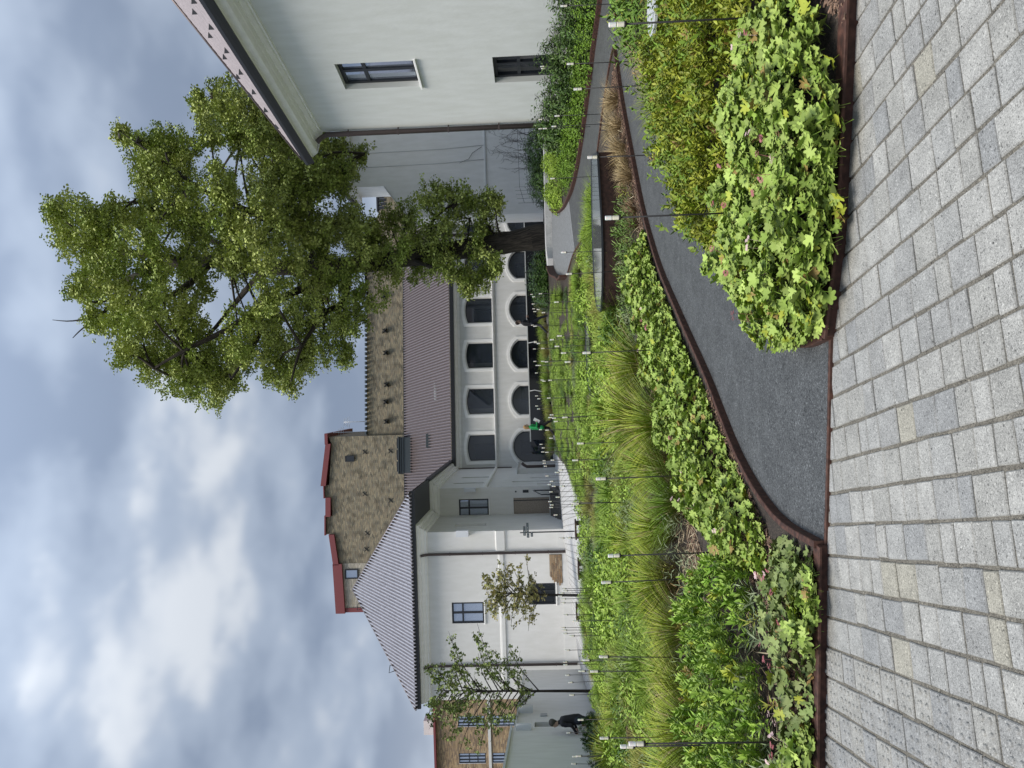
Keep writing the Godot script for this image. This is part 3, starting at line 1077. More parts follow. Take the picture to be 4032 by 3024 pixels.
func rear_white_house() -> void:
	var b := thing("rear_white_house", "plain windowless white gable wall with thin cables and bare creepers, behind the old tree", "building", Vector3.ZERO, -deg_to_rad(11.2))
	xf = Transform3D(Basis(), Vector3(0, 0, -40))
	var s := 40.0 / 38.0
	var q := func(x: float, y: float) -> Vector2: return Vector2(x * s, 1.6 + (y - 1.6) * s)
	var st := new_st()
	var poly := PackedVector2Array([q.call(8.41, 0.0), q.call(22.0, 0.0), q.call(22.0, 10.9), q.call(10.05, 10.75), q.call(10.04, 9.07), q.call(8.98, 8.31), q.call(8.41, 7.9)])
	slab(st, poly, -2.2, 0.0)
	fin(st, "gable_wall", M.rear_plaster, b)
	st = new_st()
	var a: Vector2 = q.call(10.04, 9.07)
	var c: Vector2 = q.call(8.41, 7.9)
	for e in [[c, a]]:
		var d: Vector2 = (e[1] - e[0]).normalized()
		var n := Vector2(-d.y, d.x) * 0.06
		slab(st, PackedVector2Array([e[0] - d * 0.1, e[1], e[1] + n, e[0] + n - d * 0.1]), -2.3, 0.05)
	fin(st, "verge_strip", M.coping, b)
	st = new_st()
	var y: float = q.call(0, 3.97).y
	box(st, Vector3(8.41 * s, y, 0.0), Vector3(22, y + 0.07, 0.05))
	fin(st, "belt_course", M.coping, b)
	# dark eave over the upper block
	st = new_st()
	var h: Vector2 = q.call(10.05, 10.75)
	box(st, Vector3(h.x - 0.5, h.y + 0.22, -2.4), Vector3(h.x + 12, h.y + 0.34, 0.5))
	fin(st, "roof_edge", M.gutter_dark, b)
	st = new_st()
	xf.origin.z -= 0.0
	box(st, Vector3(h.x - 0.3, h.y - 0.04, -2.3), Vector3(h.x + 12, h.y + 0.22, 0.25))
	fin(st, "cornice", M.trim_white, b)
	for x in [11.05, 11.75]:
		st = new_st(true)
		var tx: float = x * s
		tube(st, [Vector3(tx - 0.05, 10.9, 0.02), Vector3(tx, 6.5, 0.02), Vector3(tx + 0.12, y + 0.1, 0.03)], [0.012, 0.012, 0.012], 4)
		fin(st, "cable", M.steel_grey, b)
	pipe(b, 7.85 * s, -2.0, 1.0, 7.0, 0.09)
	# bare creeper stems climbing the wall
	var r := RandomNumberGenerator.new()
	r.seed = 5
	xf = Transform3D()
	var v0 := thing("bare_creeper", "leafless dark creeper stems spread over the foot of the plain white wall", "creeper", Vector3.ZERO, -deg_to_rad(11.2))
	xf = Transform3D(Basis(), Vector3(0, 0, -39.97))
	st = new_st(true)
	for i in 26:
		var p := Vector3(r.randf_range(11.2, 14.2), 1.3, 0.01)
		var pts := [p]
		var rad := [0.011]
		var lean := r.randf_range(-0.5, 0.5)
		var n := r.randi_range(6, 12)
		for k in n:
			p += Vector3(lean * 0.22 + r.randf_range(-0.12, 0.12), r.randf_range(0.18, 0.27), 0)
			if p.y > y - 0.05:
				break
			pts.append(p)
			rad.append(0.010 * (1.0 - k / 14.0))
			if r.randf() < 0.6:
				var w := r.randf_range(-0.35, 0.35)
				tube(st, [p, p + Vector3(w * 0.6, 0.05, 0.01), p + Vector3(w, 0.18, 0.01)], [0.006, 0.005, 0.003], 4)
		if pts.size() > 1:
			tube(st, pts, rad, 4)
	tube(st, [Vector3(12.4, y + 0.2, 0.02), Vector3(12.1, y + 0.7, 0.02), Vector3(11.8, y + 0.9, 0.02), Vector3(11.6, y + 1.4, 0.02)], [0.012, 0.012, 0.01, 0.006], 4)
	fin(st, "stems", M.twig, v0)
	xf = Transform3D()


func brick_neighbours() -> void:
	var b := thing("old_brick_tenement", "tall weathered yellow-brick firewall with red metal verges rising behind the corrugated roofs", "building", Vector3.ZERO, -deg_to_rad(10.7))
	xf = Transform3D(Basis(), Vector3(0, 0, -62))
	var st := new_st()
	slab(st, V2([-17.2, 8, -3.3, 8, -3.3, 19.0, -3.9, 18.8, -7.2, 19.1, -7.2, 19.45, -8.2, 19.45, -8.2, 18.95, -9.7, 18.9, -9.7, 19.4, -11.2, 19.45, -11.2, 18.9, -13.64, 18.4]), -8.0, 0.0, 0.2)
	fin(st, "firewall", M.old_brick, b)
	st = new_st()
	slab(st, V2([-17.25, 8, -13.6, 8, -13.6, 18.45, -17.25, 18.2]), -8.0, 0.02, 0.2)
	fin(st, "whitewashed_brick", M.pale_brick, b)
	st = new_st()
	slab(st, V2([-3.3, 8, 12.0, 8, 12.0, 15.5, -3.3, 15.95]), -8.0, -0.3, 0.2)
	fin(st, "lower_firewall", M.old_brick, b)
	st = new_st()
	for i in 40:
		box(st, Vector3(-3.2 + i * 0.38, 15.93 - i * 0.0112, -0.5), Vector3(-2.95 + i * 0.38, 16.05 - i * 0.0112, 0.0))
	fin(st, "coping_tiles", M.zinc, b)
	var strips := [[-3.0, 19.05, -3.9, 19.05, 0.25], [-3.85, 18.82, -7.25, 19.32, 0.42], [-7.2, 19.45, -8.25, 19.45, 0.08], [-8.2, 18.95, -9.75, 19.0, 0.42], [-9.65, 19.4, -11.25, 19.45, 0.1], [-11.2, 18.75, -13.7, 18.45, 0.45], [-13.6, 18.2, -17.6, 18.05, 0.75]]
	for k in strips:
		st = new_st()
		slab(st, V2([k[2], k[3], k[0], k[1], k[0], k[1] + k[4], k[2], k[3] + k[4]]), -8.1, 0.25)
		fin(st, "red_verge", M.red_metal, b)
	st = new_st()
	slab(st, V2([-17.55, 16.0, -17.2, 16.0, -17.2, 18.2, -17.55, 18.2]), -8.0, 0.1)
	fin(st, "red_gable_side", M.red_metal, b)
	casement([-14.85, -14.05, 16.9, 18.0, 0.0], -0.03, M.sky_glass, b, [], [], 0.1)
	xf.origin.z = -61.98
	casement([-5.35, -4.85, 16.95, 17.7, 0.0], -0.03, M.dark_glass, b, [], [], 0.06)
	xf.origin.z = -62
	# wrought-iron wall anchors
	var spots := V2([-4.6, 16.1, -8.0, 16.2, -11.2, 16.1, -4.6, 14.0, -8.6, 14.1, -12.5, 16.2, -2.2, 14.3, -0.6, 14.3, 0.8, 14.2, 3.4, 14.2, 5.2, 14.2, 8.0, 14.2])
	for p in spots:
		st = new_st()
		for a in [0.8, -0.8]:
			var d := Vector2(cos(a), sin(a)) * 0.24
			var n := Vector2(-d.y, d.x).normalized() * 0.018
			slab(st, PackedVector2Array([p - d - n, p + d - n, p + d + n, p - d + n]), -0.3, 0.05 + a * 0.01)
		fin(st, "wall_anchor", M.gutter_dark, b)
	st = new_st(true)
	for k in [[0, 3.0], [-0.6, 2.1]]:
		var x: float = -3.0 + k[0] * -1.4
		tube(st, [Vector3(x, 15.9, -1.0), Vector3(x, 15.9 + k[1], -1.0)], [0.03, 0.03], 5)
		for i in 4:
			tube(st, [Vector3(x - 0.45 + i * 0.05, 16.4 + k[1] * 0.55 + i * 0.14, -1.0), Vector3(x + 0.45 - i * 0.05, 16.4 + k[1] * 0.55 + i * 0.14, -1.0)], [0.015, 0.015], 4)
	fin(st, "tv_aerial", M.steel_grey, b)
	xf = Transform3D()
	var c := thing("tan_brick_block", "light brown brick block with blue-framed windows and a thin red eave at far left", "building", Vector3.ZERO, -deg_to_rad(11.2))
	xf = Transform3D(Basis(), Vector3(0, 0, -55))
	var ops := []
	for x in [[-24.5, -23.72], [-27.14, -26.40]]:
		for y in [[6.42, 8.35], [3.6, 5.94]]:
			ops.append([x[0], x[1], y[0], y[1], 0.0])
	st = new_st()
	var x0 := -34.0
	wall(st, x0, -19.5, -0.5, 9.95, ops, 0.15)
	# the printed bricks need their own coordinates
	st = new_st()
	for cell in [[x0, -27.14], [-26.40, -24.5], [-23.72, -19.5]]:
		quad_uv(st, Vector3(cell[0], -0.5, 0), Vector3(cell[1], -0.5, 0), Vector3(cell[1], 9.95, 0), Vector3(cell[0], 9.95, 0), 0.2)
	for o in [[-27.14, -26.40], [-24.5, -23.72]]:
		for y in [[-0.5, 3.6], [5.94, 6.42], [8.35, 9.95]]:
			quad_uv(st, Vector3(o[0], y[0], 0), Vector3(o[1], y[0], 0), Vector3(o[1], y[1], 0), Vector3(o[0], y[1], 0), 0.2)
	fin(st, "street_wall", M.tan_brick, c)
	for o in ops:
		casement(o, 0.12, M.sky_glass, c, [0.33, 0.66], [0.3, 0.62], 0.06)
	st = new_st()
	box(st, Vector3(x0, 9.95, -6), Vector3(-19.3, 10.1, 0.3))
	fin(st, "red_eave", M.red_metal, c)
	st = new_st()
	box(st, Vector3(-26.05, 10.1, -3.2), Vector3(-25.0, 11.2, -2.2))
	fin(st, "chimney", M.plaster, c)
	st = new_st()
	box(st, Vector3(x0, 6.0, 0.0), Vector3(-19.5, 6.2, 0.06))
	fin(st, "belt_course", M.plaster_grey, c)
	xf = Transform3D()
	var d := thing("far_gable_house", "small far yellow-brick gable with a dark parapet seen between the tree and white wall", "building", Vector3.ZERO, -deg_to_rad(11.2))
	xf = Transform3D(Basis(), Vector3(0, 0, -70))
	st = new_st()
	slab(st, V2([10.5, 5, 24, 5, 24, 16.0, 17.2, 15.4, 14.7, 16.7, 12.4, 15.6, 10.5, 14.6]), -8.0, 0.0, 0.2)
	fin(st, "gable", M.old_brick, d)
	st = new_st()
	for i in 5:
		box(st, Vector3(16.4 + i * 0.36, 15.3, -0.4), Vector3(16.64 + i * 0.36, 16.0, 0.06))
	box(st, Vector3(16.2, 16.0, -0.5), Vector3(20.2, 16.15, 0.1))
	fin(st, "parapet", M.gutter_dark, d)
	xf = Transform3D()


func low_wall() -> void:
	var b := thing("white_garden_wall", "white rendered boundary wall with a dark service doorway at the left of the garden", "wall")
	var st := new_st()
	box(st, Vector3(-5.87, -0.6, -34.2), Vector3(-5.57, 2.66, -24.95))
	box(st, Vector3(-5.87, 2.12, -24.95), Vector3(-5.57, 2.66, -24.05))
	fin(st, "side_wall", M.plaster, b)
	st = new_st()
	box(st, Vector3(-5.92, 2.66, -34.2), Vector3(-5.52, 2.72, -24.05))
	fin(st, "coping", M.coping, b)
	st = new_st()
	box(st, Vector3(-5.87, -0.6, -24.95), Vector3(-5.80, 2.12, -24.05))
	fin(st, "door", M.dark_glass, b)
	st = new_st()
	box(st, Vector3(-5.9, -0.6, -24.05), Vector3(-5.50, 2.76, -8.0))
	fin(st, "near_wall", M.plaster, b)
	st = new_st()
	box(st, Vector3(-5.95, 2.76, -24.07), Vector3(-5.45, 2.82, -8.0))
	fin(st, "near_coping", M.coping, b)
	st = new_st()
	box(st, Vector3(-5.57, 1.74, -25.95), Vector3(-5.53, 1.95, -25.65))
	fin(st, "wall_plate", M.sign_grey, b)
	for z in [-26.3, -23.8]:
		st = new_st()
		box(st, Vector3(-5.57 if z < -25.0 else -5.50, 2.2, z), Vector3(-5.33, 2.64, z + 0.14))
		fin(st, "wall_lightbox", M.lightbox, b)


# ---------------------------------------------------------------- ground
const PATH_L := [-0.09, -4.55, 0.10, -5.35, 0.58, -6.19, 1.41, -7.11, 2.31, -8.21, 3.3, -9.35, 4.40, -10.28, 5.31, -10.82, 6.17, -11.28, 7.18, -11.78, 7.88, -12.03, 8.45, -12.28]
const PATH_R := [1.03, -4.14, 1.09, -4.56, 1.36, -5.15, 1.85, -5.70, 2.80, -6.42, 3.90, -7.55, 4.60, -8.25, 5.30, -8.80, 5.95, -9.22, 6.65, -9.75, 7.35, -10.25, 8.1, -10.72, 8.9, -10.95, 9.9, -10.8, 11.5, -10.2]
const UP_NEAR := [8.45, -12.28, 8.48, -12.83, 8.42, -13.4, 8.25, -14.3, 8.0, -15.2, 7.75, -16.4, 7.6, -17.35, 7.55, -18.4, 7.6, -19.4, 7.85, -20.6, 7.98, -21.8, 8.02, -23.2]
const PLAZA_L := [8.02, -23.2, 8.25, -24.2, 8.6, -25.0, 9.1, -26.3, 9.6, -27.5, 10.36, -28.78]
const UP_FAR := [11.1, -10.6, 10.75, -12.3, 10.47, -13.67, 10.3, -15.07, 9.95, -16.66, 9.7, -18.2, 9.61, -19.26, 9.66, -20.3, 9.85, -21.4, 10.3, -23.2, 11.2, -25.6, 12.4, -28.0]
const FRONT_L := [-6.5, -6.75, -2.2, -5.25, -1.39, -4.97, -0.52, -4.69, -0.09, -4.55]
const FRONT_R := [1.03, -4.14, 1.51, -3.82, 2.53, -3.40, 4.2, -2.75]


func smooth_line(a: Array, per := 4) -> Array:
	var p := []
	for q in V2(a):
		p.append(q)
	return curve(p, per)


func packed(lines: Array) -> PackedVector2Array:
	var out := PackedVector2Array()
	for l in lines:
		for p in l:
			if out.is_empty() or out[-1].distance_to(p) > 0.004:
				out.append(p)
	return out


func flipped(l: Array) -> Array:
	var c := l.duplicate()
	c.reverse()
	return c


var bed_left := PackedVector2Array()
var bed_right := PackedVector2Array()
var bed_far := PackedVector2Array()


func ground() -> void:
	var st := new_st(true)
	var xs := [-400.0, -120.0, -40.0]
	var x := -14.0
	while x <= 30.0:
		xs.append(x)
		x += 1.0
	xs.append_array([60.0, 150.0, 400.0])
	var zs := [60.0, 20.0, 4.0]
	var z := 0.0
	while z >= -50.0:
		zs.append(z)
		z -= 1.0
	zs.append_array([-90.0, -180.0, -420.0])
	for i in xs.size() - 1:
		for j in zs.size() - 1:
			quad(st, g(xs[i], zs[j], -0.12), g(xs[i + 1], zs[j], -0.12), g(xs[i + 1], zs[j + 1], -0.12), g(xs[i], zs[j + 1], -0.12))
	tag(fin(st, "ground", M.far_ground), "", "", "", "structure")
	var pl := smooth_line(PATH_L)
	var pr := smooth_line(PATH_R)
	var un := smooth_line(UP_NEAR)
	var pz := smooth_line(PLAZA_L)
	var uf := smooth_line(UP_FAR)
	var fl := smooth_line(FRONT_L, 1)
	var fr := smooth_line(FRONT_R, 1)
	bed_left = packed([fl, pl, un, pz, smooth_line([10.3, -30.6, 11.4, -37.0, 4.0, -38.0, 2.6, -29.0, 1.3, -24.6, 0.3, -21.6, -0.9, -23.6, -2.2, -25.2, -3.6, -25.6, -5.45, -20.5, -5.45, -8.0], 1)])
	bed_right = packed([fr, smooth_line([8.0, -2.2, 11.5, -2.2], 1), flipped(pr)])
	bed_far = packed([uf, smooth_line([16.0, -29.2, 24.0, -30.0, 24.0, -20.2, 11.55, -20.2, 11.55, -10.6], 1)])
	st = new_st(true)
	sheet(st, bed_left, 0.05, 0.8)
	sheet(st, bed_right, 0.05, 0.8)
	sheet(st, bed_far, 0.05, 0.9)
	sheet(st, V2([10.4, -29.2, 16.0, -29.2, 24.0, -30.0, 24.0, -39.9, 11.4, -39.9, 10.3, -30.7]), 0.05, 1.5)
	tag(fin(st, "bed_soil", M.soil), "", "", "", "structure")
	st = new_st(true)
	sheet(st, packed([pl, un, pz, flipped(uf), flipped(pr)]), 0.012, 0.5)
	tag(fin(st, "resin_path", M.resin_path), "", "", "", "structure")
	st = new_st(true)
	sheet(st, packed([smooth_line([7.98, -21.0], 1), smooth_line(UP_NEAR).slice(-8), pz, smooth_line([12.4, -28.0, 11.2, -25.6, 10.3, -23.2, 9.95, -21.8], 1)]), 0.017, 0.5)
	tag(fin(st, "plaza", M.plaza_grey), "", "", "", "structure")
	# steel edging round the beds
	for e in [["bed_edging", "rust-brown steel edging along the paving in front of the left bed", fl, 0.095, 0.062], ["bed_edging", "rust-brown steel edging along the paving in front of the right bed", fr, 0.10, 0.066],
			["path_edging", "thin rust-brown steel edging on the left side of the dark path", pl, 0.042, 0.075], ["path_edging", "thin rust-brown steel edging on the right side of the dark path under overhanging leaves", pr, 0.042, 0.06],
			["path_edging", "curved rust-brown edging of the wedge bed along the upper path", un, 0.05, 0.08], ["path_edging", "long curved rust-brown edging of the far bed below the villa wall", uf, 0.06, 0.11],
			["path_edging", "dark curved steel upstand closing the grey plaza near the old tree", pz, 0.07, 0.30]]:
		st = new_st()
		edging(st, e[2], e[3], -0.05, e[4], 0.035 if e[0] == "bed_edging" else 0.0)
		tag(fin(st, e[0], M.corten), e[1], "edging", "steel edgings of the beds")
	st = new_st()
	edging(st, to_list([-0.11, -4.56, 0.46, -4.35, 1.05, -4.145]), 0.022, -0.05, 0.016)
	tag(fin(st, "threshold_strip", M.corten), "thin rusty steel strip where the dark path meets the granite paving", "edging", "steel edgings of the beds")
	st = new_st()
	var kerb := smooth_line([16.0, -28.4, 13.6, -29.0, 12.2, -29.35, 11.2, -29.4, 10.5, -28.95], 4)
	edging(st, kerb, 0.55, -0.05, 0.22)
	tag(fin(st, "stone_seat_kerb", M.white_stone), "low white stone kerb curving round the foot of the old tree", "kerb")
	# pale paving before the houses: courses with open joints
	st = new_st(true)
	var apron := V2([-5.45, -20.5, -3.6, -25.6, -2.2, -25.2, -0.9, -23.6, 0.3, -21.6, 1.3, -24.6, 2.6, -29.0, 4.0, -38.0, 20.0, -38.0, 22.0, -50.0, -7.0, -50.0, -5.5, -34.0])
	sheet(st, apron, 0.0, 1.5)
	tag(fin(st, "forecourt", M.joint_sand), "", "", "", "structure")
	st = new_st(true)
	x = -5.4
	while x < 6.0:
		var zz := -20.2 - rng.randf() * 0.4
		while zz > -49.0:
			var l := rng.randf_range(0.3, 0.5)
			var p := Vector2(x + 0.1, zz - l * 0.5)
			if Geometry2D.is_point_in_polygon(p, apron):
				quad(st, g(x, zz, 0.02), g(x + 0.225, zz, 0.02), g(x + 0.225, zz - l + 0.012, 0.02), g(x, zz - l + 0.012, 0.02))
			zz -= l
		x += 0.24
	tag(fin(st, "forecourt_pavers", M.pale_paving), "pale stone pavers laid in rows before the plastered house", "paving", "", "stuff")


func sett(poly: PackedVector2Array, y: float, tilt: Vector2, studs: bool) -> SurfaceTool:
	var st := new_st()
	var c := Vector2.ZERO
	for p in poly:
		c += p
	c /= poly.size()
	var hi := func(p: Vector2, e: float) -> Vector3:
		var q := p.move_toward(c, e)
		return Vector3(q.x, y + (q - c).dot(tilt) - (0.0 if e > 0.0 else 0.005), q.y)
	var n := poly.size()
	for i in n:
		var a := poly[i]
		var b := poly[(i + 1) % n]
		quad(st, Vector3(a.x, -0.03, a.y), Vector3(b.x, -0.03, b.y), hi.call(b, 0.0), hi.call(a, 0.0))
		quad(st, hi.call(a, 0.0), hi.call(b, 0.0), hi.call(b, 0.006), hi.call(a, 0.006))
	for i in range(1, n - 1):
		tri(st, hi.call(poly[0], 0.006), hi.call(poly[i], 0.006), hi.call(poly[i + 1], 0.006))
	if studs:
		var lo := poly[0]
		var up := poly[0]
		for p in poly:
			lo = lo.min(p)
			up = up.max(p)
		var zz := up.y - 0.028
		while zz > lo.y + 0.02:
			for k in 3:
				var m := Vector2(lerpf(lo.x, up.x, (k + 0.5) / 3.0), zz)
				if Geometry2D.is_point_in_polygon(m + Vector2(0, -0.014), poly) and Geometry2D.is_point_in_polygon(m + Vector2(0, 0.014), poly):
					for s in 8:
						var d0 := Vector2.from_angle(-TAU * s / 8)
						var d1 := Vector2.from_angle(-TAU * (s + 1) / 8)
						var r := [0.0145, 0.011, 0.006]
						var hh := [0.0, 0.006, 0.008]
						for q in 2:
							var a := m + d0 * float(r[q])
							var b := m + d1 * float(r[q])
							var e := m + d1 * float(r[q + 1])
							var f := m + d0 * float(r[q + 1])
							quad(st, Vector3(a.x, y + hh[q], a.y), Vector3(b.x, y + hh[q], b.y), Vector3(e.x, y + hh[q + 1], e.y), Vector3(f.x, y + hh[q + 1], f.y))
						var a2 := m + d0 * 0.006
						var b2 := m + d1 * 0.006
						tri(st, Vector3(a2.x, y + 0.008, a2.y), Vector3(b2.x, y + 0.008, b2.y), Vector3(m.x, y + 0.0084, m.y))
			zz -= 0.055
	return st


func granite_paving() -> void:
	var outline := packed([smooth_line(FRONT_L, 1), smooth_line(FRONT_R, 1), smooth_line([4.2, 1.2, -6.5, 1.2], 1)])
	var root := Node3D.new()
	put(root, "granite_pavement")
	root.set_meta("kind", "structure")
	var st := new_st(true)
	sheet(st, outline, -0.0085, 1.2)
	fin(st, "sand_bed", M.joint_sand, root)
	var r := RandomNumberGenerator.new()
	r.seed = 21
	var cells := []
	for k in range(-28, 25):
		var x0 := 0.019 + 0.172 * k
		var studs := k >= -8 and k <= -4 + 0
		if k >= -8 and k <= -5:
			pass
		var z := 0.3 - r.randf() * 0.2
		var wob := r.randf_range(-0.002, 0.002)
		while z > -7.2:
			var l := r.randf_range(0.10, 0.215)
			if k >= -8 and k <= -5:
				l = 0.165
			var gx := r.randf_range(0.0055, 0.010)
			var gz := r.randf_range(0.0034, 0.0075)
			var j := func() -> float: return r.randf_range(-0.003, 0.003)
			var q := PackedVector2Array([Vector2(x0 + gx + wob + j.call(), z - gz + j.call()), Vector2(x0 + 0.172 - gx + j.call(), z - gz + j.call()), Vector2(x0 + 0.172 - gx + j.call(), z - l + gz + j.call()), Vector2(x0 + gx + j.call(), z - l + gz + j.call())])
			for piece in Geometry2D.intersect_polygons(q, outline):
				var area := 0.0
				for i in piece.size():
					area += piece[i].cross(piece[(i + 1) % piece.size()])
				if absf(area) < 0.002:
					continue
				if area > 0.0:
					piece.reverse()
				var c := Vector2.ZERO
				for p in piece:
					c += p
				cells.append([c / piece.size(), piece, k >= -8 and k <= -5])
			z -= l
	# how large a sett shows: near ones inside the view first
	var fwd := Vector2(sin(deg_to_rad(11.2)), -cos(deg_to_rad(11.2)))
	var side := Vector2(-fwd.y, fwd.x)
	for c in cells:
		var d: float = c[0].dot(fwd)
		var a: float = absf(c[0].dot(side))
		c.append(d if d > 2.35 and a < d * 0.5 + 0.12 else 1000.0 + absf(d - 2.5) + a)
	cells.sort_custom(func(a, b): return a[3] < b[3])
	var rest := []
	for t in 6:
		rest.append(new_st())
	for i in cells.size():
		var c = cells[i]
		var t: int = [0, 0, 0, 1, 1, 2, 2, 3, 3, 3, 0, 1, 2, 4, 4, 3, 2, 5][r.randi() % 18]
		if c[2]:
			t = [1, 3, 4, 1][r.randi() % 4]
		var s := sett(c[1], r.randf_range(-0.0025, 0.0025), Vector2(r.randf_range(-0.008, 0.008), r.randf_range(-0.008, 0.008)), c[2] and c[3] < 900.0)
		if i < 300:
			fin(s, "tactile_sett" if c[2] else "sett", M["granite_%d" % t], root)
		else:
			s.generate_normals()
			rest[t].append_from(s.commit(), 0, Transform3D())
	var whole := ArrayMesh.new()
	for t in 6:
		rest[t].commit(whole)
		whole.surface_set_material(whole.get_surface_count() - 1, M["granite_%d" % t])
	var o := MeshInstance3D.new()
	o.mesh = whole
	put(o, "outer_setts", root)
	o.set_meta("kind", "stuff")


# ---------------------------------------------------------------- things in the garden
func skylight(near: Array, far: Array, top: float, label: String) -> void:
	var t := thing("roof_light", label, "skylight", Vector3.ZERO, 0.0, "glass roof lights set in the garden")
	var n := smooth_line(near, 5)
	var f := smooth_line(far, 5)
	var ring := packed([n, flipped(f)])
	var st := new_st()
	var c := Vector2.ZERO
	for p in ring:
		c += p
	c /= ring.size()
	for i in ring.size():
		var a := ring[i]
		var b := ring[(i + 1) % ring.size()]
		if a.distance_to(b) < 0.01:
			continue
		var d := (b - a).normalized()
		var o := Vector2(d.y, -d.x)
		if o.dot((a + b) * 0.5 - c) < 0.0:
			var s := a
			a = b
			b = s
			o = -o
		quad(st, g(a.x, a.y, -0.1), g(b.x, b.y, -0.1), Vector3(b.x, top, b.y), Vector3(a.x, top, a.y))
	fin(st, "steel_upstand", M.corten_dark, t)
	st = new_st()
	edging_flat(st, ring, top, 0.035, 0.03)
	fin(st, "glass_rim", M.frame_dark, t)
	var ix := Geometry2D.triangulate_polygon(ring)
	st = new_st()
	for i in range(0, ix.size(), 3):
		var a := ring[ix[i]]
		var b := ring[ix[i + 1]]
		var e := ring[ix[i + 2]]
		if (b - a).cross(e - a) > 0.0:
			var s := b
			b = e
			e = s
		tri(st, Vector3(a.x, top + 0.018, a.y), Vector3(b.x, top + 0.018, b.y), Vector3(e.x, top + 0.018, e.y))
	fin(st, "glass_top", M.skylight_glass, t)


func edging_flat(st: SurfaceTool, ring: PackedVector2Array, top: float, wide: float, high: float) -> void:
	var n := ring.size()
	for i in n:
		var a := ring[i]
		var b := ring[(i + 1) % n]
		var d := (b - a).normalized()
		var s := Vector2(-d.y, d.x) * wide * 0.5
		quad(st, Vector3(a.x - s.x, top, a.y - s.y), Vector3(b.x - s.x, top, b.y - s.y), Vector3(b.x - s.x, top + high, b.y - s.y), Vector3(a.x - s.x, top + high, a.y - s.y))
		quad(st, Vector3(b.x + s.x, top, b.y + s.y), Vector3(a.x + s.x, top, a.y + s.y), Vector3(a.x + s.x, top + high, a.y + s.y), Vector3(b.x + s.x, top + high, b.y + s.y))
		quad(st, Vector3(a.x + s.x, top + high, a.y + s.y), Vector3(a.x - s.x, top + high, a.y - s.y), Vector3(b.x - s.x, top + high, b.y - s.y), Vector3(b.x + s.x, top + high, b.y + s.y))


func garden_lamp() -> Node3D:
	var t := thing("garden_lamp", "slim dark garden lamp", "lamp", Vector3.ZERO, 0.0, "slim garden lamps standing in the planting")
	var st := new_st(true)
	tube(st, [Vector3(0, -0.1, 0), Vector3(0, 0.93, 0)], [0.006, 0.006], 8)
	fin(st, "pole", M.lamp_pole, t)
	st = new_st()
	tube(st, [Vector3(0, 0.925, 0), Vector3(0, 0.932, 0), Vector3(0, 0.94, 0)], [0.012, 0.019, 0.019], 12)
	fin(st, "collar", M.lamp_pole, t)
	for k in 2:
		st = new_st()
		var y := 0.94 + k * 0.049
		tube(st, [Vector3(0, y, 0), Vector3(0, y + 0.003, 0), Vector3(0, y + 0.042, 0), Vector3(0, y + 0.045, 0)], [0.013, 0.015, 0.015, 0.013], 14)
		fin(st, "diffuser", M.lamp_white if k else M.lamp_cream, t)
	return t


const LAMPS := [
	6.43, -9.68, 5.20, -8.31, 7.75, -13.27, 8.13, -14.30, 3.56, -6.88, 7.39, -15.10, 2.17, -5.08, 5.02, -13.26,
	3.09, -4.26, 7.67, -10.11, 11.15, -16.78, 10.91, -16.56, 10.68, -18.40, 10.34, -18.26, 9.32, -16.49, 4.05, -11.58,
	-0.17, -6.54, -0.45, -7.86, -1.75, -11.38, -1.31, -8.64, -2.11, -12.68, -1.67, -10.00, -2.18, -9.00, -1.34, -5.36,
	-1.57, -6.23, -1.19, -17.83, -1.20, -17.41, -1.30, -18.20, -1.44, -19.00, -1.44, -18.37, -1.55, -18.35, -1.76, -17.80,
	-1.51, -14.21, -2.11, -18.61, -2.17, -18.54, -2.20, -18.42, -1.93, -15.51, -2.44, -17.47, -2.87, -18.68, -2.98, -18.92,
	-3.09, -18.23, -3.06, -17.29, -3.18, -16.58, -3.02, -13.69, -4.60, -19.49, -3.91, -14.89, -4.47, -16.96, -4.72, -17.33,
	2.91, -25.00, 2.65, -23.79, 2.55, -23.77, 2.32, -21.86, 1.85, -19.35, 1.17, -12.29, 2.25, -23.77, 2.14, -23.16,
	2.05, -23.26, 1.39, -16.81, 1.42, -18.07, 1.73, -22.80, 1.39, -20.05, 1.40, -21.35, 1.17, -19.14, 1.00, -16.24,
	1.15, -21.12, 0.87, -18.04, 0.90, -21.15, 0.76, -20.32, 0.49, -12.57, 0.72, -20.53, 0.53, -19.41, -0.06, -17.30,
	-0.04, -14.69, 8.56, -26.63, 7.89, -24.81, 6.83, -21.23, 7.81, -25.32, 7.72, -25.64, 7.31, -24.62, 6.85, -22.88,
	5.92, -20.15, 4.83, -15.60, 7.41, -26.60, 7.06, -25.63, 6.70, -24.21, 6.51, -25.55, 6.31, -24.88, 5.82, -23.08,
	6.48, -26.54, 5.24, -21.39, 4.50, -17.50, 3.84, -14.70, 3.86, -15.63, 3.31, -13.91, 2.14, -8.98, 5.94, -26.09,
	4.87, -21.44, 4.61, -20.27, 5.21, -23.41, 5.48, -24.86, 2.87, -12.71, 5.56, -26.17, 4.56, -22.58, 4.38, -21.94,
	3.88, -19.23, 4.78, -26.37, 4.40, -24.91, 3.55, -19.99, 4.46, -26.67, 4.18, -25.59, 2.92, -18.79, 2.90, -19.20,
	2.68, -17.78, 2.15, -14.03, 2.59, -17.64, 2.87, -21.33, 3.40, -25.13, 2.42, -19.62, 1.29, -11.05, 0.49, -12.65,
	0.54, -7.56,
]


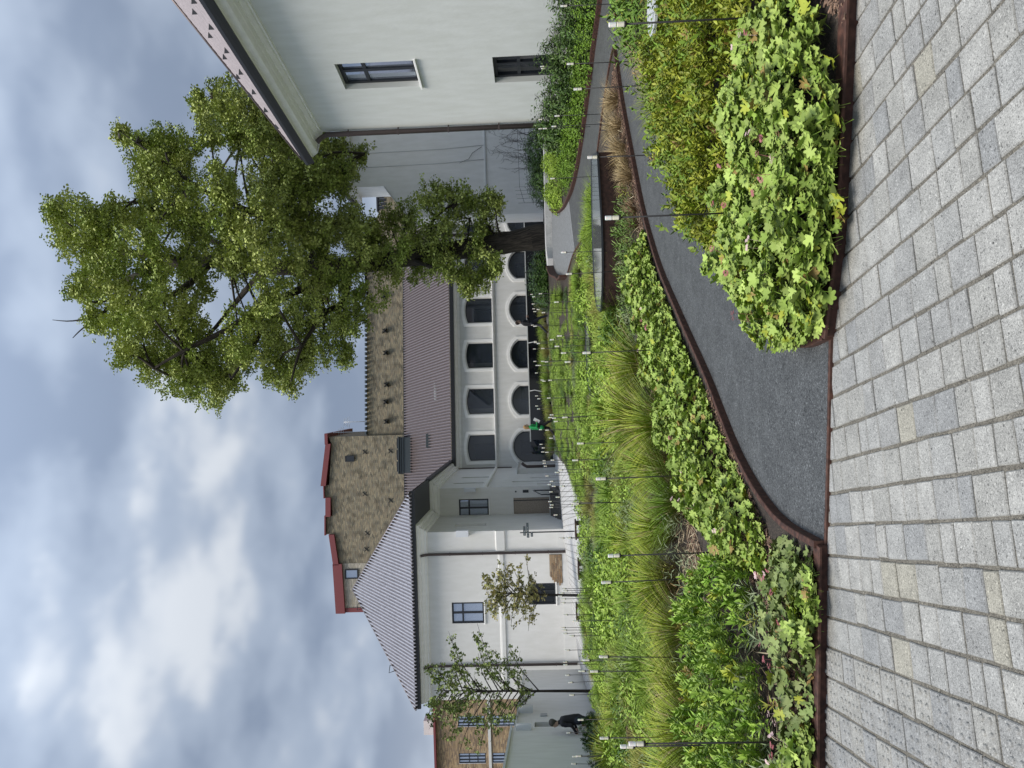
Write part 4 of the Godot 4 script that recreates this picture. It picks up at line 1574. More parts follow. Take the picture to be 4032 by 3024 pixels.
func lamps() -> void:
	var first := garden_lamp()
	var zones := {}
	var names := {
		"right": "those right of the dark path", "front": "those left of the dark path", "wedge": "those round the roof light",
		"left": "those among the left tussocks", "house": "those before the plastered house", "middle": "those in mid-garden", "villa": "those under the villa wall",
		"screen": "those before the black screen",
	}
	var l := V2(LAMPS)
	for i in l.size():
		var p := l[i]
		var o := first if i == 0 else copy_of(first)
		o.position = g(p.x, p.y, 0.055)
		o.rotation = Vector3(rng.randfn(0, 0.012), rng.randf() * TAU, rng.randfn(0, 0.014))
		o.scale = Vector3.ONE * rng.randf_range(0.98, 1.03)
		var zone := "middle"
		if Geometry2D.is_point_in_polygon(p, bed_right):
			zone = "right"
		elif Geometry2D.is_point_in_polygon(p, bed_far):
			zone = "villa"
		elif p.y > -14.5 and p.x > 2.0:
			zone = "wedge"
		elif p.y > -14.5 and p.x > -0.9:
			zone = "front"
		elif p.y > -14.5:
			zone = "left"
		elif p.x < 0.2:
			zone = "house"
		elif p.y < -22.0:
			zone = "screen"
		if not zones.has(zone):
			zones[zone] = []
		zones[zone].append(o)
	for z in zones:
		label_by_distance(zones[z], "slim dark lamp with frosted white head", names[z])


func small_things() -> void:
	# steel drum with a pale round top at the right edge
	var p := g(4.78, -6.35)
	var t := thing("steel_drum_table", "rust-brown steel drum with a pale grey round top beside the yellow-green shrubs", "table", p)
	var st := new_st(true)
	tube(st, [Vector3(0, -0.1, 0), Vector3(0, 0.44, 0)], [0.22, 0.22], 32)
	fin(st, "drum", M.corten, t)
	st = new_st()
	tube(st, [Vector3(0, 0.44, 0), Vector3(0, 0.445, 0), Vector3(0, 0.47, 0), Vector3(0, 0.475, 0)], [0.25, 0.26, 0.26, 0.25], 40)
	fin(st, "table_top", M.steel_grey, t)
	# finger post
	p = g(0.11, -26.6)
	t = thing("finger_post", "slim dark finger post with four grey direction boards before the plastered house", "signpost", p, -deg_to_rad(10.7))
	st = new_st(true)
	tube(st, [Vector3(0, -0.1, 0), Vector3(0, 1.86, 0)], [0.022, 0.022], 8)
	fin(st, "post", M.frame_dark, t)
	for k in [[-0.10, 0.22, 1.66, 0.09], [0.02, 0.33, 1.56, 0.085], [-0.17, 0.02, 1.545, 0.085], [-0.14, 0.0, 1.42, 0.08]]:
		st = new_st()
		bevel_box(st, Vector3(k[0], k[2], 0.025), Vector3(k[1], k[2] + k[3], 0.045), 0.004)
		var s := fin(st, "direction_board", M.zinc, t)
		st = new_st()
		for i in 2:
			box(st, Vector3(k[0] + 0.03 + i * 0.09, k[2] + 0.03, 0.0455), Vector3(k[0] + 0.08 + i * 0.09, k[2] + 0.05, 0.0465))
		fin(st, "lettering_mark", M.sign_grey, s)
	# low dark benches on the forecourt edge
	var n := 0
	for b in [[0.15, -23.4, -0.35, "dark brown steel bench beside the finger post"], [-1.0, -23.6, -0.5, "dark brown steel bench in front of the bare brick patch"], [-2.5, -26.4, -0.2, "dark brown steel bench under the thin yellowing tree"]]:
		t = thing("garden_bench", b[3], "bench", g(b[0], b[1]), b[2], "low dark benches before the plastered house")
		st = new_st()
		bevel_box(st, Vector3(-0.26, 0.20, -0.20), Vector3(0.26, 0.245, 0.20), 0.008)
		fin(st, "seat", M.corten_dark, t)
		for x in [-0.2, 0.2]:
			st = new_st()
			box(st, Vector3(x - 0.02, -0.1, -0.16), Vector3(x + 0.02, 0.20, 0.16))
			fin(st, "leg", M.corten_dark, t)
		n += 1
	# small steel plant markers
	for k in [[1.81, -11.5, 0.5, "small rust-brown steel plate among grey leaves left of the dark path"], [-3.2, -13.4, 0.1, "small rust-brown steel plate behind the left grass tussocks"]]:
		st = new_st()
		xf = Transform3D(Basis(Vector3.UP, k[2]), g(k[0], k[1]))
		bevel_box(st, Vector3(-0.13, 0.0, -0.03), Vector3(0.13, 0.34, 0.03), 0.006)
		xf = Transform3D()
		tag(fin(st, "steel_plate", M.corten), k[3], "plate")
	# wire trellis before the white gable
	t = thing("wire_trellis", "thin dark wire trellis with upright rods before the white gable wall", "trellis")
	st = new_st(true)
	for k in 2:
		tube(st, [g(10.9, -24.0, 0.95 + k * 0.3), g(13.2, -27.6, 0.95 + k * 0.3), g(17.0, -29.0, 0.95 + k * 0.3)], [0.006, 0.006, 0.006], 5)
	fin(st, "wire", M.frame_dark, t)
	for k in 9:
		var f := k / 8.0
		var q := Vector2(10.9, -24.0).lerp(Vector2(13.2, -27.6), minf(f * 2.0, 1.0)).lerp(Vector2(17.0, -29.0), maxf(0.0, f * 2.0 - 1.0))
		st = new_st(true)
		tube(st, [g(q.x, q.y, -0.1), g(q.x, q.y, 1.45)], [0.006, 0.006], 5)
		fin(st, "rod", M.frame_dark, t)


# ---------------------------------------------------------------- people: one surface meshed from tapered bones
func figure(bones: Array, cell: float, soft: float) -> ArrayMesh:
	var lo := Vector3(9, 9, 9)
	var hi := -lo
	for b in bones:
		for k in 2:
			var r: float = b[2 + k] + 0.06
			lo = lo.min(b[k] - Vector3.ONE * r)
			hi = hi.max(b[k] + Vector3.ONE * r)
	var n := Vector3i(((hi - lo) / cell).ceil()) + Vector3i.ONE
	var field := PackedFloat32Array()
	field.resize(n.x * n.y * n.z)
	field.fill(0.08)
	var who := PackedInt32Array()
	who.resize(field.size())
	var best := PackedFloat32Array()
	best.resize(field.size())
	best.fill(9.0)
	for bi in bones.size():
		var b = bones[bi]
		var a: Vector3 = b[0]
		var d: Vector3 = b[1] - a
		var l2 := maxf(d.length_squared(), 1e-6)
		var m: float = maxf(b[2], b[3]) + 0.06
		var i0 := Vector3i(((a.min(b[1]) - Vector3.ONE * m - lo) / cell).floor()).clamp(Vector3i.ZERO, n - Vector3i.ONE)
		var i1 := Vector3i(((a.max(b[1]) + Vector3.ONE * m - lo) / cell).ceil()).clamp(Vector3i.ZERO, n - Vector3i.ONE)
		for z in range(i0.z, i1.z + 1):
			for y in range(i0.y, i1.y + 1):
				for x in range(i0.x, i1.x + 1):
					var p := lo + Vector3(x, y, z) * cell
					var t := clampf((p - a).dot(d) / l2, 0.0, 1.0)
					var s := (p - a - d * t).length() - lerpf(b[2], b[3], t)
					var at := (z * n.y + y) * n.x + x
					if s < best[at]:
						best[at] = s
						who[at] = bi
					var f := field[at]
					var h := clampf(0.5 + 0.5 * (f - s) / soft, 0.0, 1.0)
					field[at] = lerpf(f, s, h) - soft * h * (1.0 - h)
	var verts := PackedVector3Array()
	var cols := PackedColorArray()
	var idx := PackedInt32Array()
	var index := {}
	var step := [1, n.x, n.x * n.y]
	for z in n.z - 1:
		for y in n.y - 1:
			for x in n.x - 1:
				var at := (z * n.y + y) * n.x + x
				var sum := Vector3.ZERO
				var cnt := 0
				var any_in := false
				var any_out := false
				for c in 8:
					if field[at + (c & 1) + (step[1] if c & 2 else 0) + (step[2] if c & 4 else 0)] < 0.0:
						any_in = true
					else:
						any_out = true
				if not (any_in and any_out):
					continue
				for ax in 3:
					for c in 4:
						var o1: int = [1, 2, 0][ax]
						var o2: int = [2, 0, 1][ax]
						var off := Vector3.ZERO
						if c & 1:
							off[o1] = 1
						if c & 2:
							off[o2] = 1
						var k: int = at + int(off.x) + int(off.y) * step[1] + int(off.z) * step[2]
						var f0 := field[k]
						var f1 := field[k + step[ax]]
						if (f0 < 0.0) != (f1 < 0.0):
							off[ax] = f0 / (f0 - f1)
							sum += off
							cnt += 1
				index[at] = verts.size()
				verts.append(lo + (Vector3(x, y, z) + sum / cnt) * cell)
				cols.append(bones[who[at]][4])
	for at in index:
		var x: int = at % n.x
		var y: int = at / n.x % n.y
		var z: int = at / (n.x * n.y)
		if x == 0 or y == 0 or z == 0:
			continue
		for ax in 3:
			var f0 := field[at]
			var f1 := field[at + step[ax]]
			if (f0 < 0.0) == (f1 < 0.0):
				continue
			var s1: int = step[[1, 2, 0][ax]]
			var s2: int = step[[2, 0, 1][ax]]
			var q := [at, at - s1, at - s1 - s2, at - s2]
			if not (index.has(q[1]) and index.has(q[2]) and index.has(q[3])):
				continue
			if f0 < 0.0:
				idx.append_array([index[q[0]], index[q[2]], index[q[1]], index[q[0]], index[q[3]], index[q[2]]])
			else:
				idx.append_array([index[q[0]], index[q[1]], index[q[2]], index[q[0]], index[q[2]], index[q[3]]])
	var st := SurfaceTool.new()
	st.begin(Mesh.PRIMITIVE_TRIANGLES)
	st.set_smooth_group(0)
	for i in verts.size():
		st.set_color(cols[i])
		st.add_vertex(verts[i])
	for i in idx:
		st.add_index(i)
	st.generate_normals()
	return st.commit()


const SKIN := Color(0.44, 0.30, 0.24)


# x is the way the person faces; bones carry the colour of what covers them
func person_bones(top: Color, legs: Color, shoe: Color, lean: float, fore: Array, back: Array, arm_l: Array, arm_r: Array, female: bool, sleeve := true) -> Array:
	var w := 0.17 if female else 0.20
	var hip := Vector3(0, 0.93, 0)
	var chest := Vector3(lean * 0.35, 1.28, 0)
	var neck := Vector3(lean * 0.52, 1.47, 0)
	var head := Vector3(lean * 0.62 + 0.02, 1.62, 0)
	var b := []
	b.append([hip + Vector3(0, 0, -0.08), hip + Vector3(0, 0, 0.08), 0.115, 0.115, legs])
	b.append([hip + Vector3(0, 0.08, 0), chest, 0.13 if female else 0.145, 0.145 if female else 0.16, top])
	b.append([chest + Vector3(0, 0.08, -w + 0.07), chest + Vector3(0, 0.08, w - 0.07), 0.085, 0.085, top])
	b.append([chest + Vector3(0, 0.1, 0), neck, 0.075, 0.052, top])
	b.append([neck, head, 0.05, 0.05, SKIN])
	b.append([head + Vector3(0.0, -0.035, 0), head + Vector3(-0.012, 0.035, 0), 0.078, 0.092, SKIN])
	b.append([head + Vector3(0.085, -0.02, 0), head + Vector3(0.098, -0.032, 0), 0.013, 0.016, SKIN])
	b.append([head + Vector3(0.05, -0.085, 0), head + Vector3(0.055, -0.085, 0), 0.035, 0.03, SKIN])
	for s in [-1, 1]:
		b.append([head + Vector3(-0.01, -0.01, 0.088 * s), head + Vector3(-0.015, 0.02, 0.09 * s), 0.014, 0.016, SKIN])
	for k in [[fore, 0.09], [back, -0.09]]:
		var h := hip + Vector3(0, -0.03, k[1])
		var f: Array = k[0]
		var knee: Vector3 = f[0] + Vector3(0, 0, k[1])
		var foot: Vector3 = f[1] + Vector3(0, 0, k[1])
		var toe: Vector3 = f[2] + Vector3(0, 0, k[1] * 1.1)
		b.append([h, knee, 0.09, 0.062, legs])
		b.append([knee, foot, 0.06, 0.045, legs])
		b.append([foot, toe, 0.045, 0.036, shoe])
	for k in [[arm_l, -1], [arm_r, 1]]:
		var sh := chest + Vector3(0, 0.09, w * float(k[1]))
		var f: Array = k[0]
		b.append([sh, f[0], 0.058, 0.047, top])
		b.append([f[0], f[1], 0.047, 0.034, top if sleeve else SKIN])
		var d: Vector3 = (f[1] - f[0]).normalized()
		b.append([f[1], f[1] + d * 0.06, 0.03, 0.034, SKIN])
		for q in 5:
			var off := Vector3(0.0, 0.012, 0.0) if q == 4 else Vector3(0, 0, (q - 1.5) * 0.019)
			var p: Vector3 = f[1] + d * 0.075 + off
			b.append([p, p + (d + Vector3(0.25, -0.2 if q < 4 else 0.6, 0)) * (0.055 if q < 4 else 0.04), 0.011, 0.009, SKIN])
	return b


func person(called: String, label: String, at: Vector3, turn: float, tall: float, bones: Array, hair: Array, hair_name := "hair") -> Node3D:
	var t := thing(called, label, "person", at, turn)
	var o := MeshInstance3D.new()
	o.mesh = figure(bones, 0.017, 0.035)
	o.material_override = M.dyed
	put(o, "body", t)
	var h := MeshInstance3D.new()
	h.mesh = figure(hair, 0.014, 0.03)
	h.material_override = M.dyed
	put(h, hair_name, t)
	t.scale = Vector3.ONE * (tall / 1.75)
	return t


func people() -> void:
	var black := Color(0.012, 0.013, 0.018)
	var navy := Color(0.018, 0.021, 0.032)
	# woman in green, striding to the right with papers under her arm
	var fa := deg_to_rad(11.2)
	var b := person_bones(Color(0.018, 0.29, 0.085), black, black, 0.06, [Vector3(0.24, 0.52, 0), Vector3(0.36, 0.10, 0), Vector3(0.50, 0.06, 0)], [Vector3(-0.06, 0.50, 0), Vector3(-0.40, 0.20, 0), Vector3(-0.32, 0.06, 0)],
		[Vector3(0.02, 1.10, -0.24), Vector3(0.24, 1.02, -0.20)], [Vector3(0.0, 1.08, 0.25), Vector3(0.24, 1.08, 0.16)], true)
	# the jacket hangs to the hips
	b.append([Vector3(-0.02, 0.84, -0.09), Vector3(-0.02, 0.84, 0.09), 0.13, 0.13, Color(0.018, 0.29, 0.085)])
	b.append([Vector3(0.14, 0.9, 0.0), Vector3(0.12, 1.22, 0.0), 0.05, 0.06, Color(0.02, 0.022, 0.03)])
	var hd := Vector3(0.055, 1.62, 0)
	var blond := Color(0.36, 0.22, 0.10)
	var hair := [[hd + Vector3(-0.03, 0.045, -0.02), hd + Vector3(-0.03, 0.045, 0.02), 0.094, 0.094, blond], [hd + Vector3(-0.07, 0.0, 0), hd + Vector3(-0.09, -0.15, 0), 0.085, 0.05, blond], [hd + Vector3(-0.05, -0.02, -0.06), hd + Vector3(-0.05, -0.13, -0.07), 0.045, 0.03, blond], [hd + Vector3(-0.05, -0.02, 0.06), hd + Vector3(-0.05, -0.13, 0.07), 0.045, 0.03, blond]]
	var at := Vector3(5.0, 0.84, -35.9)
	person("person", "person with fair hair in a green jacket and black trousers, striding right with white papers", at, -fa, 1.66, b, hair)
	var st := new_st()
	xf = Transform3D(Basis.from_euler(Vector3(0.15, -fa, -0.5)), at + Vector3(0.24, 1.03, 0.20))
	bevel_box(st, Vector3(-0.02, -0.13, -0.012), Vector3(0.12, 0.17, 0.012), 0.003)
	xf = Transform3D()
	tag(fin(st, "paper_sheaf", M.paper), "sheaf of white papers held by the person in green", "papers")
	# man in black, walking right, hands before his chest
	b = person_bones(black, navy, Color(0.05, 0.028, 0.018), 0.09, [Vector3(0.25, 0.53, 0), Vector3(0.36, 0.10, 0), Vector3(0.50, 0.06, 0)], [Vector3(-0.12, 0.52, 0), Vector3(-0.46, 0.22, 0), Vector3(-0.40, 0.07, 0)],
		[Vector3(0.02, 1.10, -0.25), Vector3(0.27, 1.12, -0.10)], [Vector3(0.0, 1.08, 0.26), Vector3(0.27, 1.15, 0.08)], false)
	hd = Vector3(0.075, 1.62, 0)
	var dark := Color(0.035, 0.022, 0.016)
	hair = [[hd + Vector3(-0.035, 0.045, -0.02), hd + Vector3(-0.035, 0.05, 0.02), 0.094, 0.094, dark], [hd + Vector3(-0.07, 0.02, 0), hd + Vector3(-0.06, -0.06, 0), 0.06, 0.04, dark]]
	person("person", "person in black jumper and dark jeans walking right before the black glass screen", Vector3(10.35, 1.02, -36.9), -fa, 1.76, b, hair)
	# cleaner by the service doorway, bent over a white tool
	b = person_bones(black, navy, black, 0.16, [Vector3(0.10, 0.52, 0), Vector3(0.06, 0.10, 0), Vector3(0.20, 0.05, 0)], [Vector3(-0.02, 0.52, 0), Vector3(-0.14, 0.10, 0), Vector3(0.0, 0.05, 0)],
		[Vector3(0.05, 1.12, -0.27), Vector3(0.30, 1.00, -0.16)], [Vector3(0.04, 1.10, 0.27), Vector3(0.30, 0.98, 0.12)], false)
	hd = Vector3(0.12, 1.62, 0)
	hair = [[hd + Vector3(-0.035, 0.045, -0.02), hd + Vector3(-0.035, 0.05, 0.02), 0.094, 0.094, Color(0.06, 0.055, 0.05)], [hd + Vector3(-0.07, 0.02, 0), hd + Vector3(-0.06, -0.06, 0), 0.06, 0.04, Color(0.06, 0.055, 0.05)]]
	at = Vector3(-5.12, -0.06, -23.2)
	person("person", "person in dark work clothes bending over a tool by the service doorway", at, PI * 0.93, 1.74, b, hair)
	st = new_st(true)
	var tool := thing("cleaning_tool", "white long-handled cleaning tool held by the person at the service doorway", "tool", at + Vector3(-0.36, 0.0, 0.02))
	tube(st, [Vector3(0.05, 1.02, -0.02), Vector3(-0.12, 0.60, 0.05)], [0.014, 0.014], 6)
	fin(st, "handle", M.plastic_white, tool)
	st = new_st()
	bevel_box(st, Vector3(-0.22, 0.42, -0.05), Vector3(-0.02, 0.60, 0.15), 0.02)
	fin(st, "tank", M.plastic_white, tool)


# ---------------------------------------------------------------- plants
func col(st: SurfaceTool, c: Color) -> void:
	st.set_color(c)


# lobed leaf of a cranesbill, about 9 cm across, on a short stalk; tint comes with the copy
func lobed_leaf() -> ArrayMesh:
	var st := new_st(true)
	var r := 0.046
	var rim := []
	for i in 7:
		var a := lerpf(-2.55, 2.55, i / 6.0)
		for k in [[-0.33, 0.66], [-0.20, 0.90], [-0.07, 0.99], [0.07, 0.99], [0.20, 0.90]]:
			var q: float = a + k[0]
			var l: float = k[1] * r * (1.0 - 0.10 * absf(a) / 2.5)
			rim.append(Vector3(sin(q) * l, 0.012 * k[1] - 0.007 * cos(i * 2.1) , -cos(q) * l))
	st.set_color(Color(1.12, 1.12, 1.08))
	var c := Vector3(0, 0.0, 0)
	for i in rim.size() - 1:
		st.set_color(Color(1.1, 1.1, 1.1)); v(st, c)
		st.set_color(Color(0.95, 0.97, 0.92)); v(st, rim[i]); v(st, rim[i + 1])
	st.set_color(Color(0.9, 1.0, 0.7))
	quad(st, Vector3(-0.0015, -0.045, 0.012), Vector3(0.0015, -0.045, 0.012), Vector3(0.0012, 0, 0), Vector3(-0.0012, 0, 0))
	st.generate_normals()
	return st.commit()


# simple pointed leaf folded along its midrib; base at the origin, tip along -z
func lance(long: float, wide: float, fold := 0.25, bend := 0.12) -> ArrayMesh:
	var st := new_st(true)
	add_lance(st, Transform3D(), long, wide, fold, bend, Color(1, 1, 1))
	st.generate_normals()
	return st.commit()


func add_lance(st: SurfaceTool, t: Transform3D, long: float, wide: float, fold: float, bend: float, c: Color) -> void:
	var mid := []
	var e := []
	for k in 4:
		var f := k / 3.0
		var w: float = wide * 0.5 * [0.0, 0.95, 0.75, 0.0][k]
		mid.append(Vector3(0, -bend * long * f * f, -long * f))
		e.append(Vector3(w, -bend * long * f * f + w * fold, -long * f))
	st.set_color(c)
	for k in 3:
		for s in [1.0, -1.0]:
			var a: Vector3 = t * mid[k]
			var b: Vector3 = t * mid[k + 1]
			var p: Vector3 = t * (e[k] * Vector3(s, 1, 1))
			var q: Vector3 = t * (e[k + 1] * Vector3(s, 1, 1))
			if k > 0:
				if s > 0.0:
					tri(st, a, p, q)
				else:
					tri(st, a, q, p)
			if k < 2 or true:
				if s > 0.0:
					tri(st, a, q, b)
				else:
					tri(st, a, b, q)


func turn_to(up: Vector3, spin: float) -> Basis:
	var y := up.normalized()
	var x := y.cross(Vector3.FORWARD if absf(y.z) < 0.9 else Vector3.RIGHT).normalized()
	return Basis(x, y, x.cross(y)) * Basis(Vector3.UP, spin)


# leafy sprig: leaves set round a short stem that points up; base at the origin
func sprig(n: int, tall: float, long: float, wide: float, up_angle: float, seed_: int) -> ArrayMesh:
	var r := RandomNumberGenerator.new()
	r.seed = seed_
	var st := new_st(true)
	for i in n:
		var f := (i + 0.5) / n
		var a := i * 2.4 + r.randf_range(-0.3, 0.3)
		var el := lerpf(up_angle * 0.35, up_angle, f) + r.randf_range(-0.2, 0.2)
		var t := Transform3D(Basis(Vector3.UP, a) * Basis(Vector3.RIGHT, el), Vector3(r.randf_range(-0.006, 0.006), tall * f, r.randf_range(-0.006, 0.006)))
		var k := r.randf_range(0.85, 1.12)
		var b := r.randf_range(0.8, 1.15)
		add_lance(st, t, long * k, wide * k, r.randf_range(0.1, 0.5), r.randf_range(0.0, 0.35), Color(b, b, b * r.randf_range(0.85, 1.1)))
	st.generate_normals()
	return st.commit()


# a tuft of grass: blades rise and arch outwards; straw at the foot, green, paler tips
func tuft(n: int, tall: float, spread: float, wide: float, foot: Color, body: Color, tip: Color, seed_: int, arch_ := 0.5, thatch := 0.0) -> ArrayMesh:
	var r := RandomNumberGenerator.new()
	r.seed = seed_
	var st := new_st(true)
	for i in n:
		var a := r.randf() * TAU
		var q := sqrt(r.randf())
		var base := Vector3(cos(a), 0, sin(a)) * q * spread * 0.30
		var outd := Vector3(cos(a + r.randf_range(-0.6, 0.6)), 0, sin(a + r.randf_range(-0.6, 0.6)))
		var l := tall * r.randf_range(0.70, 1.08) * (1.0 - 0.26 * q * q)
		var lean := q * spread * r.randf_range(0.6, 1.35) + 0.03
		var droop := arch_ * r.randf_range(0.4, 1.3)
		var side := outd.cross(Vector3.UP).normalized()
		side = (side + outd * r.randf_range(-0.6, 0.6)).normalized()
		var dry := r.randf() < thatch
		var tone := r.randf_range(0.78, 1.2)
		var prev := []
		var seg := 4
		for k in seg + 1:
			var f := float(k) / seg
			var p := base + outd * lean * (f * 0.45 + f * f * 0.75) + Vector3.UP * l * (f - droop * 0.34 * f * f * f)
			var w := wide * (1.0 - 0.85 * f * f) * 0.5
			var c := foot.lerp(body, ss(0.12, 0.42, f)).lerp(tip, ss(0.55, 1.0, f))
			if dry:
				c = foot.lerp(Color(0.42, 0.33, 0.18), f * 0.7)
			c = Color(c.r * tone, c.g * tone, c.b * tone)
			var cur := [p - side * w, p + side * w, c]
			if prev:
				if k == seg:
					st.set_color(prev[2]); v(st, prev[0]); st.set_color(c); v(st, p); st.set_color(prev[2]); v(st, prev[1])
				else:
					st.set_color(prev[2]); v(st, prev[0]); st.set_color(c); v(st, cur[0]); v(st, cur[1])
					st.set_color(prev[2]); v(st, prev[0]); st.set_color(c); v(st, cur[1]); st.set_color(prev[2]); v(st, prev[1])
			prev = cur
	st.generate_normals()
	return st.commit()


func many(called: String, mesh: Mesh, m: Material, places: Array, parent: Node = self) -> MultiMeshInstance3D:
	var mm := MultiMesh.new()
	mm.transform_format = MultiMesh.TRANSFORM_3D
	mm.use_colors = true
	mm.mesh = mesh
	mm.instance_count = places.size()
	for i in places.size():
		mm.set_instance_transform(i, places[i][0])
		mm.set_instance_color(i, places[i][1])
	var o := MultiMeshInstance3D.new()
	o.multimesh = mm
	o.material_override = m
	put(o, called, parent)
	return o


# points scattered over an outline, about so many per square metre
func scatter(poly: PackedVector2Array, dense: float, r: RandomNumberGenerator) -> Array:
	var lo := poly[0]
	var hi := poly[0]
	for p in poly:
		lo = lo.min(p)
		hi = hi.max(p)
	var s := 1.0 / sqrt(dense)
	var out := []
	for i in ceili((hi.x - lo.x) / s):
		for j in ceili((hi.y - lo.y) / s):
			var p := lo + Vector2(i + r.randf(), j + r.randf()) * s
			if Geometry2D.is_point_in_polygon(p, poly):
				out.append(p)
	return out


func edge_distance(p: Vector2, poly: PackedVector2Array) -> float:
	var d := 99.0
	for i in poly.size():
		d = minf(d, p.distance_to(Geometry2D.get_closest_point_to_segment(p, poly[i], poly[(i + 1) % poly.size()])))
	return d


func tint(a: Color, b: Color, r: RandomNumberGenerator, spread := 0.18) -> Color:
	var c := a.lerp(b, r.randf())
	var k := 1.0 + r.randfn(0.0, spread)
	k = clampf(k, 0.5, 1.6)
	return Color(c.r * k, c.g * k, c.b * k)


var bump := FastNoiseLite.new()


# a mat of leaves: the canopy rises from the rim to its full height, with humps, and leaves lie through its upper part
func leaf_mat(called: String, label: String, poly: PackedVector2Array, mesh: Mesh, m: Material, dense: float, high: float, a: Color, b: Color, seed_: int, lay := 0.35, deep := 0.5, size := Vector2(0.8, 1.25), hang := 0.0, rise := 0.25) -> void:
	var r := RandomNumberGenerator.new()
	r.seed = seed_
	var places := []
	for p in scatter(poly, dense, r):
		var e := edge_distance(p, poly)
		var hump: float = 0.72 + 0.75 * bump.get_noise_2d(p.x * 140.0 + seed_ * 31, p.y * 140.0)
		var top := (high * (0.42 + 0.58 * ss(0.0, rise, e))) * hump
		var y := top * (1.0 - deep * r.randf() * r.randf())
		var tilt := Vector3(r.randfn(0, lay), 1.0, r.randfn(0, lay))
		if hang > 0.0 and e < 0.15:
			y *= 1.0 - hang * (1.0 - e / 0.15)
		var k := r.randf_range(size.x, size.y)
		var c := tint(a, b, r)
		var odd := r.randf()
		if odd < 0.05:
			c = c.lerp(Color(0.38, 0.40, 0.04), 0.7)
		elif odd < 0.075:
			c = c.lerp(Color(0.28, 0.15, 0.06), 0.75)
		places.append([Transform3D(turn_to(tilt, r.randf() * TAU).scaled_local(Vector3.ONE * k), g(p.x, p.y, 0.05 + y)), c])
	tag(many(called, mesh, m, places), label, "ground cover", "", "stuff")


func flowers(called: String, label: String, poly: PackedVector2Array, n: int, high: float, seed_: int) -> void:
	var r := RandomNumberGenerator.new()
	r.seed = seed_
	var st := new_st(true)
	for i in 7:
		var a := i * 2.4
		var o := Vector3(cos(a), 0.0, sin(a)) * 0.012 + Vector3(0, 0.006 * (i % 3), 0)
		for k in 5:
			var d0 := Vector3(cos(k * 1.257), 0.25, sin(k * 1.257)) * 0.010
			var d1 := Vector3(cos(k * 1.257 + 0.9), 0.25, sin(k * 1.257 + 0.9)) * 0.010
			tri(st, o, o + d1, o + d0)
	quad(st, Vector3(-0.0015, -0.12, 0), Vector3(0.0015, -0.12, 0), Vector3(0.001, 0, 0), Vector3(-0.001, 0, 0))
	st.generate_normals()
	var mesh := st.commit()
	var places := []
	var tries := 0
	while places.size() < n and tries < 3000:
		tries += 1
		var p := poly[r.randi() % poly.size()].lerp(poly[r.randi() % poly.size()], r.randf())
		if not Geometry2D.is_point_in_polygon(p, poly) or edge_distance(p, poly) < 0.16:
			continue
		places.append([Transform3D(turn_to(Vector3(r.randfn(0, 0.3), 1, r.randfn(0, 0.3)), r.randf() * TAU).scaled_local(Vector3.ONE * r.randf_range(0.7, 1.2)), g(p.x, p.y, high * r.randf_range(0.75, 1.05) + 0.05)), [Color(0.42, 0.16, 0.18), Color(0.34, 0.11, 0.12), Color(0.62, 0.45, 0.45)][r.randi() % 3]])
	tag(many(called, mesh, M.leaf_soft, places), label, "flowers", "", "stuff")


# rounded perennial: leaves over a dome, heaviest outside; one mesh that is copied
func dome(n: int, rad: float, high: float, long: float, wide: float, a: Color, b: Color, seed_: int, upright := 0.5) -> ArrayMesh:
	var r := RandomNumberGenerator.new()
	r.seed = seed_
	var st := new_st(true)
	for i in n:
		var ang := r.randf() * TAU
		var e := asin(r.randf_range(0.02, 1.0))
		var k := 1.0 - 0.45 * r.randf() * r.randf()
		var lump := 1.0 + 0.22 * sin(ang * 3.0 + seed_) * cos(e * 2.0) + 0.12 * sin(ang * 7.0 + seed_ * 2)
		var d := Vector3(cos(ang) * cos(e), sin(e), sin(ang) * cos(e))
		var p := Vector3(d.x * rad, d.y * high, d.z * rad) * k * lump
		p.y = maxf(p.y, 0.02)
		var nrm := (d + Vector3(0, upright, 0) + Vector3(r.randfn(0, 0.35), r.randfn(0, 0.35), r.randfn(0, 0.35))).normalized()
		var c := tint(a, b, r, 0.2)
		add_lance(st, Transform3D(turn_to(nrm, r.randf() * TAU) * Basis(Vector3.RIGHT, r.randf_range(0.0, 0.7)), p), long * r.randf_range(0.75, 1.2), wide * r.randf_range(0.75, 1.2), r.randf_range(0.1, 0.5), r.randf_range(0, 0.3), c)
	st.generate_normals()
	return st.commit()


func plant(mesh: Mesh, m: Material, called: String, p: Vector2, size: float, tall := 1.0) -> MeshInstance3D:
	var o := MeshInstance3D.new()
	o.mesh = mesh
	o.material_override = m
	put(o, called)
	o.position = g(p.x, p.y, 0.04)
	o.rotation.y = rng.randf() * TAU
	o.scale = Vector3(size, size * tall, size)
	return o


